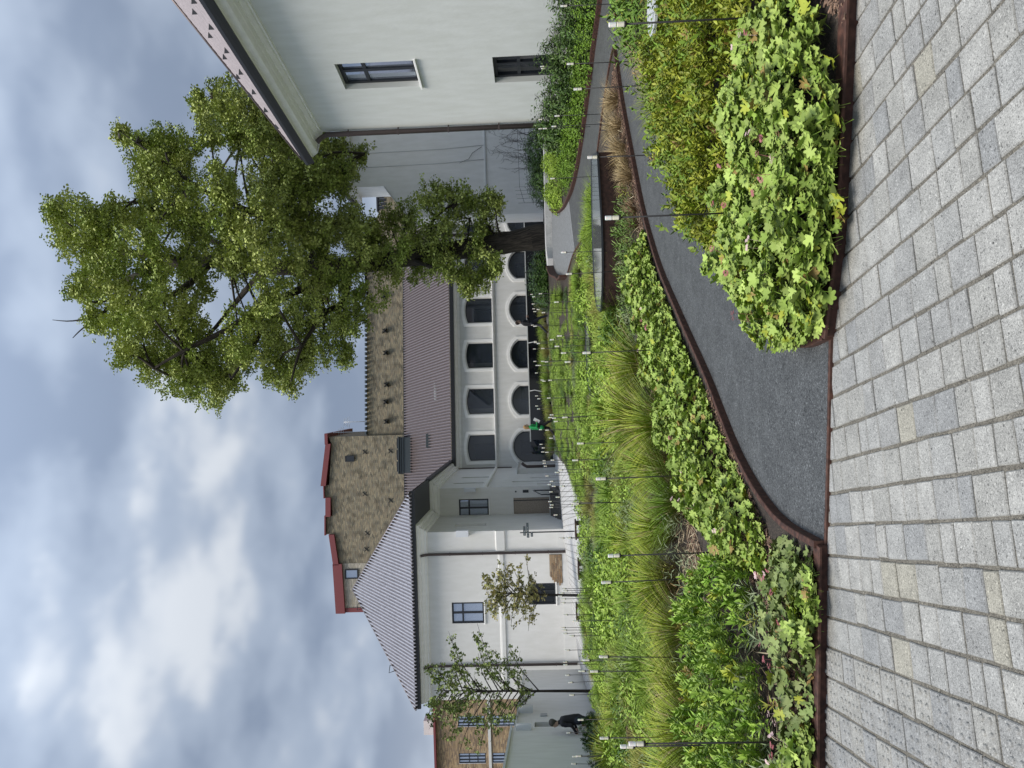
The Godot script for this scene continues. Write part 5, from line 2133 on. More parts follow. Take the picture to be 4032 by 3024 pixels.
# a drift of one kind: separate plants, each its own object
func drift(meshes: Array, m: Material, called: String, spots: Array, size: Vector2, what: String, among: String, category: String, group: String, shrink := 1.0) -> void:
	var made := []
	for i in spots.size():
		var o := plant(meshes[i % meshes.size()], m, called, spots[i], rng.randf_range(size.x, size.y) * (sqrt(shrink) if spots[i].y < -16.0 else 1.0), rng.randf_range(0.9, 1.12) * (shrink * (0.6 if spots[i].y < -21.0 and spots[i].y > -37.0 and spots[i].x > 0.8 else 1.0) if spots[i].y < -16.0 else 1.0))
		tag(o, what, category, group)
		made.append(o)
	if made.size() < 30:
		label_by_distance(made, what, among)
		return
	# many of a kind: told apart by the landmark they stand nearest to
	var marks := [[Vector2(-5.0, -26.0), "those by the young tree"], [Vector2(-1.2, -24.5), "those by the dark benches"], [Vector2(4.1, -17.2), "those by the small roof light"], [Vector2(4.6, -12.6), "those by the long roof light"], [Vector2(8.0, -22.0), "those by the grey plaza"], [Vector2(-2.6, -14.0), "those behind the left tussocks"], [Vector2(5.0, -34.0), "those by the green-jacketed person"], [Vector2(9.8, -31.0), "those by the old tree"], [Vector2(0.5, -13.5), "those behind the middle tussocks"], [Vector2(3.0, -26.0), "those by the pale forecourt"], [Vector2(1.0, -19.5), "those in the garden centre"], [Vector2(6.2, -28.0), "those before the black screen"]]
	var near := {}
	for o in made:
		var best = marks[0]
		for k in marks:
			if k[0].distance_to(Vector2(o.position.x, o.position.z)) < best[0].distance_to(Vector2(o.position.x, o.position.z)):
				best = k
		if not near.has(best[1]):
			near[best[1]] = []
		near[best[1]].append(o)
	for k in near:
		label_by_distance(near[k], what, k)


# spots inside an outline kept apart from each other
func spaced(poly: PackedVector2Array, gap: float, seed_: int, most := 999) -> Array:
	var r := RandomNumberGenerator.new()
	r.seed = seed_
	var lo := poly[0]
	var hi := poly[0]
	for p in poly:
		lo = lo.min(p)
		hi = hi.max(p)
	var out := []
	var misses := 0
	while misses < 220 and out.size() < most:
		var p := Vector2(r.randf_range(lo.x, hi.x), r.randf_range(lo.y, hi.y))
		var ok := Geometry2D.is_point_in_polygon(p, poly)
		if ok:
			for q in out:
				if q.distance_to(p) < gap:
					ok = false
					break
		if ok:
			out.append(p)
			misses = 0
		else:
			misses += 1
	return out


func to_list(a: Array) -> Array:
	var out := []
	for p in V2(a):
		out.append(p)
	return out


func planting() -> void:
	bump.seed = 3
	bump.frequency = 0.012
	bump.fractal_octaves = 3
	var r := RandomNumberGenerator.new()
	r.seed = 99
	var gl := lobed_leaf()
	var ga := Color(0.185, 0.275, 0.045)
	var gb := Color(0.335, 0.425, 0.11)
	# --- near right bed
	var front_r := V2([1.02, -4.24, 1.10, -4.02, 1.5, -3.73, 2.1, -3.47, 2.45, -3.52, 2.95, -3.80, 3.25, -4.35, 3.0, -4.85, 2.4, -5.35, 1.95, -5.60, 1.5, -5.35, 1.1, -4.75])
	leaf_mat("cranesbill_mat", "big-leaved pale green cranesbill spilling over the right paving edge", front_r, gl, M.leaf_soft, 1250, 0.33, ga, gb, 1, 0.42, 0.72, Vector2(0.55, 1.2), 0.0, 0.22)
	leaf_mat("cranesbill_mat", "overhanging cranesbill leaves draped across the right bed's steel edging", V2([1.02, -4.22, 1.08, -4.00, 1.5, -3.70, 2.02, -3.47, 2.1, -3.62, 1.6, -3.90, 1.2, -4.15]), gl, M.leaf_soft, 900, 0.24, ga, gb, 31, 0.5, 0.85, Vector2(0.7, 1.25), 0.0, 0.10)
	leaf_mat("cranesbill_mat", "tuft of cranesbill leaves hanging over the left bed's corner by the path", V2([-0.75, -4.70, -0.55, -4.60, -0.28, -4.50, -0.2, -4.62, -0.22, -4.95, -0.6, -4.9]), gl, M.leaf_soft, 700, 0.26, ga, gb, 32, 0.5, 0.8, Vector2(0.7, 1.2), 0.0, 0.12)
	leaf_mat("cranesbill_mat", "small tuft of cranesbill leaves lapping over the left paving edge", V2([-1.62, -5.0, -1.4, -4.92, -1.15, -4.86, -1.1, -5.1, -1.5, -5.2]), gl, M.leaf_soft, 650, 0.22, ga, gb, 33, 0.5, 0.8, Vector2(0.7, 1.2), 0.0, 0.12)
	flowers("cranesbill_flowers", "small dusty-pink flower heads over the right cranesbill leaves", front_r, 34, 0.35, 2)
	var yellow := V2([1.95, -5.5, 2.45, -5.2, 3.0, -4.75, 3.35, -4.3, 4.2, -4.3, 5.4, -5.0, 5.6, -6.6, 4.9, -7.1, 4.1, -7.3, 3.5, -7.1, 2.75, -6.35, 2.2, -5.95])
	var ya := Color(0.205, 0.275, 0.03)
	var yb := Color(0.335, 0.355, 0.045)
	leaf_mat("golden_spirea", "low golden-green shrub mat with small pointed leaves behind the right cranesbill", yellow, sprig(9, 0.05, 0.046, 0.019, 0.9, 11), M.leaf, 680, 0.40, ya, yb, 3, 0.35, 0.6, Vector2(0.8, 1.25), 0.0, 0.3)
	leaf_mat("golden_spirea", "fresh green shoots standing up through the golden shrub mat", yellow, sprig(6, 0.05, 0.05, 0.022, 0.9, 12), M.leaf, 110, 0.50, Color(0.14, 0.24, 0.03), Color(0.18, 0.25, 0.03), 4, 0.3, 0.3)
	# behind it: tall green herbs, grass and cranesbill along the path
	drift([tuft(260, 0.48, 0.36, 0.007, Color(0.16, 0.15, 0.05), Color(0.17, 0.24, 0.03), Color(0.33, 0.36, 0.06), 31), tuft(260, 0.5, 0.34, 0.007, Color(0.2, 0.16, 0.06), Color(0.16, 0.22, 0.03), Color(0.34, 0.36, 0.07), 32)], M.blade, "grass_tuft",
		to_list([5.35, -7.15, 5.8, -7.3, 6.25, -7.25, 4.35, -7.5, 4.7, -7.8]), Vector2(0.85, 1.1), "yellow-green fine grass tuft", "those behind the golden shrubs", "grass", "fine grass tufts behind the golden shrubs")
	var herb := sprig(16, 0.42, 0.10, 0.026, 0.7, 13)
	leaf_mat("green_herbs", "tall fresh green herbs with narrow leaves behind the golden shrubs", V2([5.0, -7.4, 6.4, -7.3, 7.4, -8.3, 7.3, -9.3, 6.4, -9.1, 5.6, -8.5]), herb, M.leaf, 34, 0.12, Color(0.10, 0.20, 0.02), Color(0.17, 0.27, 0.04), 5, 0.15, 0.9)
	leaf_mat("cranesbill_mat", "bright green lobed-leaf mat hanging over the upper end of the dark path", V2([6.3, -9.35, 7.0, -9.4, 7.9, -9.5, 9.2, -9.9, 9.9, -10.6, 9.0, -10.8, 8.2, -10.6, 7.4, -10.15, 6.7, -9.65]), gl, M.leaf_soft, 300, 0.42, Color(0.10, 0.21, 0.03), Color(0.17, 0.28, 0.05), 6, 0.4, 0.6, Vector2(0.9, 1.5))
	leaf_mat("cranesbill_mat", "sparse pale cranesbill between bark mulch at the bend of the right path edge", V2([2.9, -6.55, 3.5, -7.15, 4.1, -7.45, 4.9, -8.2, 5.4, -8.75, 4.9, -8.5, 4.2, -7.8, 3.3, -6.9]), gl, M.leaf_soft, 150, 0.20, ga, gb, 7, 0.4, 0.6)
	drift([tuft(150, 0.4, 0.3, 0.006, Color(0.25, 0.19, 0.10), Color(0.26, 0.22, 0.09), Color(0.40, 0.33, 0.17), 33, 0.6, 0.5)], M.blade, "dry_grass_tuft", to_list([5.9, -8.95, 6.2, -9.25, 6.5, -9.5, 5.4, -8.4]), Vector2(0.8, 1.1), "half-dry straw-green grass tuft", "those by the right path edge", "grass", "half-dry grass tufts")
	var broad := sprig(9, 0.12, 0.15, 0.05, 0.8, 14)
	leaf_mat("broad_leaved_herb", "dark broad-leaved herbs at the path side of the golden shrubs", V2([2.55, -6.35, 2.95, -6.55, 3.6, -7.2, 4.0, -7.4, 3.7, -7.0, 3.0, -6.3]), broad, M.leaf_glossy, 26, 0.14, Color(0.07, 0.15, 0.025), Color(0.12, 0.22, 0.04), 8, 0.2, 0.6)
	leaf_mat("broad_leaved_herb", "dark broad-leaved clump between the golden shrubs and the upper bark mulch", V2([4.0, -7.4, 4.6, -7.4, 4.8, -7.7, 4.2, -7.75]), broad, M.leaf_glossy, 22, 0.16, Color(0.05, 0.12, 0.025), Color(0.09, 0.18, 0.04), 9, 0.2, 0.6)
	# --- left bed, near strip
	var strip := V2([-0.30, -5.55, 0.02, -5.55, 0.50, -6.25, 1.30, -7.18, 2.18, -8.25, 3.15, -9.38, 4.2, -10.28, 3.9, -10.95, 2.9, -10.55, 1.9, -9.9, 1.1, -9.0, 0.4, -8.3, -0.05, -7.3, -0.3, -6.6])
	leaf_mat("cranesbill_mat", "long pale green cranesbill mat along the left edge of the dark path", strip, gl, M.leaf_soft, 900, 0.30, ga, gb, 20, 0.45, 0.7, Vector2(0.7, 1.15), 0.55)
	flowers("cranesbill_flowers", "scattered small pink flower heads along the left path edge", strip, 26, 0.30, 21)
	var corner := V2([-4.6, -6.15, -1.95, -5.18, -1.4, -4.99, -0.6, -4.70, -0.16, -4.58, -0.06, -5.0, -0.1, -5.4, -0.35, -5.55, -0.9, -5.35, -1.5, -5.5, -1.9, -5.6, -4.6, -6.7])
	leaf_mat("cranesbill_mat", "sparse cranesbill with reddish stems along the left paving edge", corner, gl, M.leaf_soft, 480, 0.20, Color(0.15, 0.21, 0.06), Color(0.24, 0.28, 0.11), 22, 0.5, 0.9, Vector2(0.7, 1.2), 0.5)
	flowers("cranesbill_flowers", "red-brown seed heads and white blossoms at the left paving edge", corner, 30, 0.20, 23)
	# oval-leaved perennials
	var oval := sprig(15, 0.10, 0.066, 0.026, 1.05, 41)
	var oval2 := sprig(12, 0.12, 0.09, 0.03, 1.0, 42)
	var sage := V2([-0.35, -5.85, -0.15, -6.3, -0.25, -6.9, -0.6, -7.5, -1.4, -7.8, -2.4, -7.7, -4.9, -8.2, -4.9, -7.0, -2.7, -6.2, -2.1, -5.75, -1.5, -5.65, -0.9, -5.6])
	leaf_mat("oval_leaf_perennials", "bright green mounds of oval upright leaves in the left foreground bed", sage, oval, M.leaf, 200, 0.38, Color(0.17, 0.30, 0.035), Color(0.30, 0.42, 0.075), 24, 0.22, 0.7, Vector2(0.75, 1.2), 0.0, 0.2)
	leaf_mat("narrow_leaf_herbs", "grey-green narrow-leaved herbs in the gaps of the left foreground bed", V2([-3.6, -6.0, -2.2, -5.55, -1.4, -5.5, -0.4, -5.6, -0.3, -6.0, -1.5, -6.2, -2.6, -6.5, -3.4, -6.6]), sprig(12, 0.10, 0.085, 0.012, 0.9, 43), M.leaf, 60, 0.16, Color(0.16, 0.21, 0.10), Color(0.23, 0.28, 0.16), 25, 0.4, 0.8)
	drift([tuft(240, 0.36, 0.34, 0.006, Color(0.10, 0.14, 0.03), Color(0.11, 0.21, 0.02), Color(0.19, 0.29, 0.04), 34)], M.blade, "grass_tuft", to_list([-1.65, -5.75, -2.15, -5.95, -2.5, -6.3]), Vector2(0.9, 1.1), "small fresh green grass tuft", "those at the left paving edge", "grass", "small green grass tufts")
	# big tussocks with dead thatch at the foot
	var foot := Color(0.27, 0.185, 0.105)
	var body := Color(0.155, 0.24, 0.02)
	var tip := Color(0.46, 0.48, 0.05)
	var tus := []
	for k in 4:
		tus.append(tuft(430, 0.78, 0.64, 0.0095, foot, body, tip, 60 + k, 0.6, 0.10))
	var fresh_tus := []
	for k in 3:
		fresh_tus.append(tuft(400, 0.70, 0.60, 0.009, Color(0.22, 0.17, 0.09), Color(0.125, 0.225, 0.02), Color(0.27, 0.39, 0.05), 160 + k, 0.7, 0.06))
	drift(tus, M.blade, "grass_tussock", to_list([1.30, -9.35, 0.72, -9.2, 0.05, -9.45, -0.55, -9.5, -1.05, -8.8, -1.62, -8.85, -1.95, -8.3, -2.55, -8.8, 2.3, -10.65, 1.6, -10.95, -3.15, -9.1, -3.9, -9.3, -4.6, -9.8, -0.15, -12.1, -3.3, -15.6, -4.3, -16.6]),
		Vector2(0.78, 1.16), "big yellow-green tussock with brown thatched foot", "those left of the dark path", "grass tussock", "big grass tussocks")
	drift(fresh_tus, M.blade, "fresh_tussock", to_list([0.85, -10.3, 0.0, -10.7, -0.75, -10.5, -1.7, -10.0, -2.7, -9.9, -0.95, -12.1, -3.7, -14.6, -4.8, -15.8, -2.6, -13.6, 2.6, -12.3, 3.3, -13.0, 0.32, -8.75]),
		Vector2(0.8, 1.15), "softer fresh green tussock", "those behind the yellow-green tussocks", "grass tussock", "fresh green tussocks")
	# grey-leaved and dry plants between the tussocks and the cranesbill
	leaf_mat("narrow_leaf_herbs", "silvery narrow-leaved herbs between the tussocks and the cranesbill strip", V2([-0.6, -7.7, 0.1, -8.3, 0.9, -9.1, 1.8, -10.1, 2.9, -10.8, 3.9, -11.2, 5.0, -11.0, 5.2, -11.3, 3.9, -11.9, 2.4, -11.4, 1.2, -10.4, 0.1, -9.2, -1.0, -8.6, -2.4, -8.2, -2.2, -7.8, -1.4, -7.9]), sprig(14, 0.16, 0.10, 0.010, 0.8, 44), M.leaf, 36, 0.14, Color(0.16, 0.20, 0.10), Color(0.24, 0.28, 0.16), 26, 0.4, 0.8)
	leaf_mat("green_herbs", "fresh green narrow-leaved herbs beside the long roof light", V2([3.2, -10.7, 4.2, -10.5, 5.3, -11.05, 5.0, -11.5, 4.2, -11.7, 3.3, -11.5]), sprig(15, 0.20, 0.09, 0.018, 0.8, 45), M.leaf, 60, 0.14, Color(0.10, 0.18, 0.03), Color(0.17, 0.25, 0.06), 27, 0.3, 0.8)
	drift([tuft(260, 0.42, 0.36, 0.005, Color(0.30, 0.22, 0.12), Color(0.36, 0.27, 0.14), Color(0.46, 0.36, 0.21), 35, 0.8), tuft(240, 0.38, 0.34, 0.005, Color(0.32, 0.24, 0.13), Color(0.34, 0.27, 0.13), Color(0.45, 0.36, 0.2), 36, 0.9)], M.blade, "straw_grass",
		to_list([7.35, -12.15, 7.05, -12.55, 6.75, -11.95, 6.45, -12.2, 6.1, -11.65, 5.75, -11.45, 5.45, -11.2, 7.6, -12.7]), Vector2(0.85, 1.15), "dry straw-coloured grass tuft", "those between the two paths", "grass", "straw grass tufts between the two paths")
	drift([tuft(90, 0.26, 0.3, 0.008, Color(0.22, 0.14, 0.08), Color(0.27, 0.18, 0.10), Color(0.33, 0.23, 0.13), 37, 0.1)], M.blade, "cut_grass_stubble", to_list([4.75, -10.95, 4.5, -10.85, 5.0, -11.15]), Vector2(0.9, 1.1), "brown cut-back grass stubble", "those before the long roof light", "grass", "cut-back stubble")
	# --- middle of the garden: separate mounds of several kinds
	var lime := [dome(750, 0.42, 0.46, 0.085, 0.036, Color(0.18, 0.30, 0.03), Color(0.31, 0.42, 0.07), 71), dome(750, 0.45, 0.42, 0.08, 0.04, Color(0.19, 0.30, 0.035), Color(0.30, 0.41, 0.065), 72)]
	var deepg := [dome(750, 0.42, 0.50, 0.08, 0.03, Color(0.05, 0.11, 0.02), Color(0.09, 0.165, 0.03), 73), dome(750, 0.45, 0.46, 0.09, 0.028, Color(0.06, 0.12, 0.02), Color(0.10, 0.17, 0.03), 74)]
	var grey := [dome(700, 0.38, 0.40, 0.09, 0.016, Color(0.15, 0.20, 0.09), Color(0.23, 0.28, 0.14), 75)]
	var soft := []
	for k in 3:
		soft.append(tuft(300, 0.62, 0.52, 0.008, Color(0.14, 0.15, 0.05), Color(0.16, 0.27, 0.025), Color(0.31, 0.41, 0.06), 80 + k, 0.8))
	var gold := [tuft(260, 0.58, 0.45, 0.007, Color(0.25, 0.19, 0.09), Color(0.25, 0.26, 0.06), Color(0.40, 0.36, 0.10), 84, 0.7)]
	var mid := V2([2.0, -11.6, 3.4, -11.9, 3.3, -13.8, 5.3, -14.7, 6.6, -14.5, 7.3, -15.4, 7.1, -19.0, 7.3, -22.5, 8.2, -25.8, 9.6, -29.0, 9.8, -33.0, 7.0, -35.0, 4.5, -35.0, 3.0, -29.5, 1.8, -25.0, 0.6, -21.8, -0.9, -23.2, -2.2, -24.8, -3.6, -25.2, -5.0, -21.0, -5.1, -12.0, -3.0, -10.6, -1.0, -10.8, 1.0, -11.4])
	var spots := spaced(mid, 0.46, 7, 520)
	var kinds := {"lime": [], "deep": [], "grey": [], "soft": [], "gold": [], "low": []}
	for p in spots:
		# drifts of one kind follow a slow noise
		var hides := false
		for q in [Vector2(5.0, -35.9), Vector2(10.35, -36.9)]:
			var d: Vector2 = q.normalized()
			if absf(d.cross(p)) < 0.75 and p.y < -22.0:
				hides = true
		if hides:
			kinds.low.append(p)
			continue
		if absf(p.x - 4.1) < 1.2 and p.y < -16.3 and p.y > -18.4:
			continue
		var q := bump.get_noise_2d(p.x * 16.0, p.y * 22.0) + r.randfn(0, 0.07)
		var kind := "soft" if q < -0.19 else ("deep" if q < -0.10 else ("lime" if q < 0.15 else ("grey" if q < 0.21 else ("soft" if q < 0.30 else "gold"))))
		kinds[kind].append(p)
	drift(lime, M.leaf, "leafy_perennial", kinds.lime, Vector2(0.7, 1.15), "bright lime-green leafy mound", "those in mid-garden", "perennial", "lime-green perennial mounds", 0.68)
	drift(deepg, M.leaf_glossy, "dark_leafy_perennial", kinds.deep, Vector2(0.7, 1.1), "dark green leafy mound", "those in mid-garden", "perennial", "dark green perennial mounds", 0.68)
	drift(grey, M.leaf, "grey_leaf_perennial", kinds.grey, Vector2(0.7, 1.1), "grey-green fine-leaved mound", "those in mid-garden", "perennial", "grey-green perennial mounds", 0.68)
	drift(soft, M.blade, "soft_grass", kinds.soft, Vector2(0.75, 1.15), "fresh green arching grass", "those in mid-garden", "grass", "soft green grasses", 0.68)
	drift(gold, M.blade, "golden_grass", kinds.gold, Vector2(0.75, 1.1), "golden-tipped arching grass", "those in mid-garden", "grass", "golden grasses", 0.68)
	drift(soft, M.blade, "soft_grass", to_list([3.9, -12.9, 3.4, -12.6, 3.1, -13.4, 2.7, -13.0]), Vector2(0.95, 1.15), "fresh green arching grass", "those at the roof light's pointed tip", "grass", "soft green grasses")
	drift(soft, M.blade, "soft_grass", to_list([3.3, -16.2, 3.9, -16.1, 4.5, -16.2, 4.9, -16.3]), Vector2(0.55, 0.7), "fresh green arching grass", "those before the small roof light", "grass", "soft green grasses")
	drift(lime, M.leaf, "leafy_perennial", to_list([5.2, -14.6, 5.8, -14.5, 6.4, -14.3, 4.6, -14.7, 6.9, -14.8, 7.2, -15.6]), Vector2(0.45, 0.65), "low bright green mound", "those along the roof light's far rim", "perennial", "lime-green perennial mounds")
	drift(lime, M.leaf, "low_perennial", kinds.low, Vector2(0.8, 1.1), "low flat bright green mound", "those before the two walkers", "perennial", "low mounds before the walkers", 0.46)
	# planting at the foot of the black screen, behind the people
	var rear := spaced(V2([4.6, -37.6, 10.0, -38.2, 14.5, -38.6, 14.0, -43.0, 4.6, -43.2]), 0.85, 17, 70)
	drift([gold[0], soft[0]], M.blade, "border_grass", rear, Vector2(0.9, 1.4), "green-gold border grass", "those at the screen's foot", "grass", "border grasses before the black screen")
	# hedge of dark round shrubs and a low clipped row on the left
	leaf_mat("low_box_hedge", "low dark green clipped hedge at the foot of the white garden wall", V2([-5.4, -23.8, -4.9, -23.2, -4.3, -15.0, -4.4, -10.0, -5.4, -10.0]), sprig(14, 0.10, 0.07, 0.036, 0.7, 46), M.leaf_glossy, 110, 0.55, Color(0.04, 0.085, 0.018), Color(0.075, 0.13, 0.03), 28, 0.3, 0.6)
	# --- bed below the villa wall
	var dark := [dome(2600, 0.62, 0.92, 0.11, 0.036, Color(0.05, 0.10, 0.024), Color(0.09, 0.155, 0.04), 91, 0.6), dome(2600, 0.6, 0.95, 0.11, 0.036, Color(0.05, 0.095, 0.025), Color(0.095, 0.15, 0.042), 92, 0.6)]
	drift(dark, M.leaf_glossy, "dark_shrub", to_list([11.1, -13.6, 11.15, -14.4, 11.1, -15.3, 11.05, -16.2, 11.0, -17.1, 10.95, -18.0, 11.0, -18.9, 10.95, -19.7, 11.6, -20.9]), Vector2(0.85, 1.02), "dark green upright shrub", "those against the villa wall", "shrub", "dark shrubs along the villa wall")
	var fresh := [dome(1100, 0.42, 0.46, 0.06, 0.026, Color(0.10, 0.20, 0.02), Color(0.17, 0.28, 0.035), 93, 0.7), dome(1100, 0.40, 0.50, 0.06, 0.024, Color(0.11, 0.20, 0.02), Color(0.16, 0.27, 0.03), 94, 0.7)]
	drift(fresh, M.leaf, "fresh_green_shrub", to_list([10.85, -14.2, 10.7, -14.9, 10.5, -15.6, 10.35, -16.3, 10.2, -17.0, 10.15, -17.7, 10.1, -18.4, 10.1, -19.1, 10.15, -19.8, 10.2, -20.5, 10.4, -21.2, 10.7, -22.0, 11.0, -12.9]), Vector2(0.85, 1.15), "fresh green low shrub", "those beside the upper path", "shrub", "fresh green shrubs along the upper path")
	drift(soft, M.blade, "soft_grass", to_list([11.1, -12.2, 11.2, -11.4, 11.3, -21.6, 11.7, -22.2, 12.0, -22.9, 11.4, -22.8, 11.9, -23.7, 12.4, -24.2]), Vector2(0.95, 1.3), "tall green arching grass", "those under the villa wall", "grass", "soft green grasses")
	drift([gold[0]], M.blade, "golden_grass", to_list([10.75, -13.4, 10.6, -16.0, 11.0, -22.6, 11.4, -24.4]), Vector2(0.6, 0.85), "small golden-tipped grass", "those beside the upper path", "grass", "golden grasses")
	drift(lime, M.leaf, "leafy_perennial", to_list([10.9, -23.6, 11.2, -24.4, 11.7, -25.4, 12.3, -26.4, 12.8, -27.3, 12.9, -25.6, 13.6, -26.6, 14.2, -27.8, 13.2, -24.6, 14.2, -25.6, 15.4, -27.4, 12.4, -22.6]), Vector2(0.8, 1.2), "bright green leafy mound", "those before the white gable wall", "perennial", "lime-green perennial mounds")
	var bushes := [dome(2600, 0.95, 1.25, 0.11, 0.05, Color(0.045, 0.095, 0.02), Color(0.09, 0.16, 0.035), 95, 0.5)]
	drift(bushes, M.leaf_glossy, "bush", to_list([11.5, -32.5, 10.7, -32.9, 14.6, -30.4, 15.6, -31.2, 11.3, -33.6, 16.8, -31.6]), Vector2(0.9, 1.15), "rounded dark green bush", "those round the old tree", "bush", "dark bushes round the old tree")
	drift(deepg, M.leaf_glossy, "dark_leafy_perennial", to_list([4.8, -34.0, 6.4, -35.0, 8.0, -35.6, 3.6, -32.6]), Vector2(0.7, 0.9), "dark round leafy mound", "those before the black screen", "perennial", "dark green perennial mounds")
	# bark mulch
	var st := new_st()
	bevel_box(st, Vector3(-0.016, -0.003, -0.006), Vector3(0.016, 0.003, 0.006), 0.002)
	st.generate_normals()
	var chip := st.commit()
	var places := []
	for z in [[V2([2.4, -3.40, 4.2, -2.7, 4.2, -4.2, 3.2, -4.2, 2.9, -3.8]), 1900], [V2([-0.1, -5.4, 0.5, -6.2, 1.3, -7.1, 0.9, -7.4, -0.1, -6.6, -0.6, -5.6, -1.8, -5.5, -1.8, -5.15, -0.2, -4.65]), 1500], [V2([4.2, -10.3, 6.0, -11.3, 8.2, -12.3, 8.0, -13.0, 5.8, -11.7, 4.2, -10.8]), 900], [V2([2.8, -6.5, 4.0, -7.7, 5.8, -9.2, 6.3, -9.0, 4.4, -7.4]), 900], [V2([-2.6, -7.7, -0.4, -7.6, 0.3, -8.6, -1.0, -8.7, -2.6, -8.3]), 1100]]:
		for p in scatter(z[0], z[1], r):
			var k := r.randf_range(0.5, 1.2)
			places.append([Transform3D(turn_to(Vector3(r.randfn(0, 0.5), 1, r.randfn(0, 0.5)), r.randf() * TAU).scaled_local(Vector3(k * 1.2, 1, k)), g(p.x, p.y, 0.055 + r.randf() * 0.01)), tint(Color(0.55, 0.5, 0.48), Color(1.5, 1.35, 1.25), r, 0.25)])
	tag(many("bark_mulch", chip, M.bark_chip, places), "loose reddish bark chips covering the bare soil of the beds", "mulch", "", "stuff")


	# dry blades lying about the feet of the grasses
	st = new_st(true)
	add_lance(st, Transform3D(), 0.16, 0.008, 0.1, 0.05, Color(1, 1, 1))
	st.generate_normals()
	var stalk := st.commit()
	places = []
	for z in [[V2([-3.2, -7.8, -0.4, -7.6, 0.4, -8.3, 1.2, -9.0, 2.2, -10.0, 1.8, -10.3, 0.6, -9.3, -1.0, -8.9, -3.2, -8.8]), 420], [V2([4.2, -10.4, 6.0, -11.4, 7.6, -12.2, 7.2, -12.9, 5.6, -11.7, 4.2, -11.0]), 260], [V2([-0.2, -5.6, -0.5, -6.4, -2.6, -6.4, -2.6, -5.6, -1.0, -5.3]), 160]]:
		for p in scatter(z[0], z[1], r):
			places.append([Transform3D(turn_to(Vector3(r.randfn(0, 0.35), 1, r.randfn(0, 0.35)), r.randf() * TAU).scaled_local(Vector3.ONE * r.randf_range(0.5, 1.3)), g(p.x, p.y, 0.06 + r.randf() * 0.03)), tint(Color(0.36, 0.28, 0.17), Color(0.52, 0.44, 0.30), r, 0.2)])
	tag(many("straw_litter", stalk, M.blade, places), "pale dry blades lying on the soil between the tussocks and herbs", "straw", "", "stuff")


# ---------------------------------------------------------------- trees
const LIMBS := [
		[12.53, 0.99, -31.16, 0.630, 12.55, 1.49, -31.16, 0.560, 12.35, 3.04, -31.20, 0.450, 12.20, 4.47, -31.22, 0.420, 12.05, 5.78, -31.26, 0.420, 11.92, 7.10, -31.28, 0.400, 11.73, 8.97, -31.32, 0.390, 11.62, 10.77, -31.34, 0.340, 11.73, 13.60, -31.32, 0.300, 11.96, 15.01, -31.27, 0.270, 12.08, 15.76, -31.25, 0.250, 12.08, 17.00, -31.25, 0.230],
		[12.08, 17.00, -31.25, 0.200, 12.26, 18.07, -30.70, 0.170, 12.22, 19.20, -30.20, 0.120, 12.15, 19.85, -30.22, 0.090, 13.09, 21.03, -30.03, 0.050, 14.11, 22.02, -29.83, 0.020],
		[12.08, 17.00, -31.25, 0.180, 11.99, 18.59, -31.78, 0.150, 11.83, 20.04, -32.32, 0.110, 11.67, 20.84, -32.35, 0.080, 12.06, 21.93, -32.48, 0.050],
		[12.08, 15.76, -31.25, 0.180, 10.86, 16.28, -30.47, 0.150, 9.87, 17.63, -30.16, 0.110, 10.02, 18.80, -29.62, 0.080, 9.36, 19.63, -29.75, 0.060, 9.14, 20.81, -29.79, 0.030, 9.21, 21.67, -29.78, 0.012],
		[9.36, 19.63, -29.75, 0.050, 8.78, 20.46, -29.86, 0.030, 8.45, 20.84, -29.93, 0.015],
		[11.41, 9.84, -31.38, 0.200, 10.51, 9.66, -30.74, 0.170, 9.51, 9.78, -30.23, 0.130, 9.12, 10.28, -29.80, 0.100, 7.66, 11.14, -29.58, 0.070, 6.22, 11.45, -29.35, 0.030],
		[11.18, 11.16, -31.43, 0.200, 10.26, 11.90, -30.59, 0.170, 9.24, 12.83, -29.26, 0.140, 8.38, 13.78, -28.92, 0.120, 7.40, 15.48, -28.61, 0.080, 6.78, 16.69, -28.73, 0.040],
		[9.24, 12.83, -29.26, 0.100, 7.92, 12.72, -29.01, 0.080, 6.27, 13.65, -28.83, 0.050],
		[11.90, 10.77, -31.29, 0.200, 12.45, 11.37, -30.16, 0.170, 12.63, 11.83, -29.61, 0.150, 13.26, 13.24, -28.98, 0.130, 13.61, 14.35, -28.40, 0.110, 14.01, 15.15, -27.81, 0.090, 14.63, 15.91, -27.69, 0.060, 15.69, 17.35, -27.48, 0.030, 16.18, 18.03, -27.38, 0.012],
		[12.10, 11.32, -31.25, 0.200, 13.77, 11.52, -31.42, 0.160, 15.38, 11.71, -31.61, 0.140, 16.86, 12.12, -31.83, 0.110, 17.29, 13.38, -31.75, 0.090, 17.84, 14.95, -31.64, 0.060, 19.20, 15.49, -31.37, 0.035, 20.09, 16.16, -31.19, 0.015],
		[15.38, 11.71, -31.61, 0.100, 15.71, 10.45, -30.53, 0.060, 15.80, 9.57, -30.00, 0.040, 15.88, 8.71, -29.48, 0.015],
		[11.73, 13.60, -31.32, 0.180, 13.58, 16.29, -32.99, 0.140, 15.26, 18.99, -34.19, 0.100, 16.55, 20.69, -34.44, 0.060],
		[12.05, 5.78, -31.26, 0.140, 12.46, 6.14, -30.46, 0.100, 13.18, 5.78, -30.01, 0.070, 13.71, 4.90, -29.91, 0.040],
		[11.92, 7.10, -31.28, 0.120, 11.23, 6.16, -30.60, 0.080, 10.84, 4.99, -30.48, 0.050],
		[11.72, 13.41, -31.32, 0.150, 11.12, 15.37, -33.48, 0.120, 9.83, 17.59, -35.26, 0.080, 8.78, 19.45, -35.98, 0.040],
]
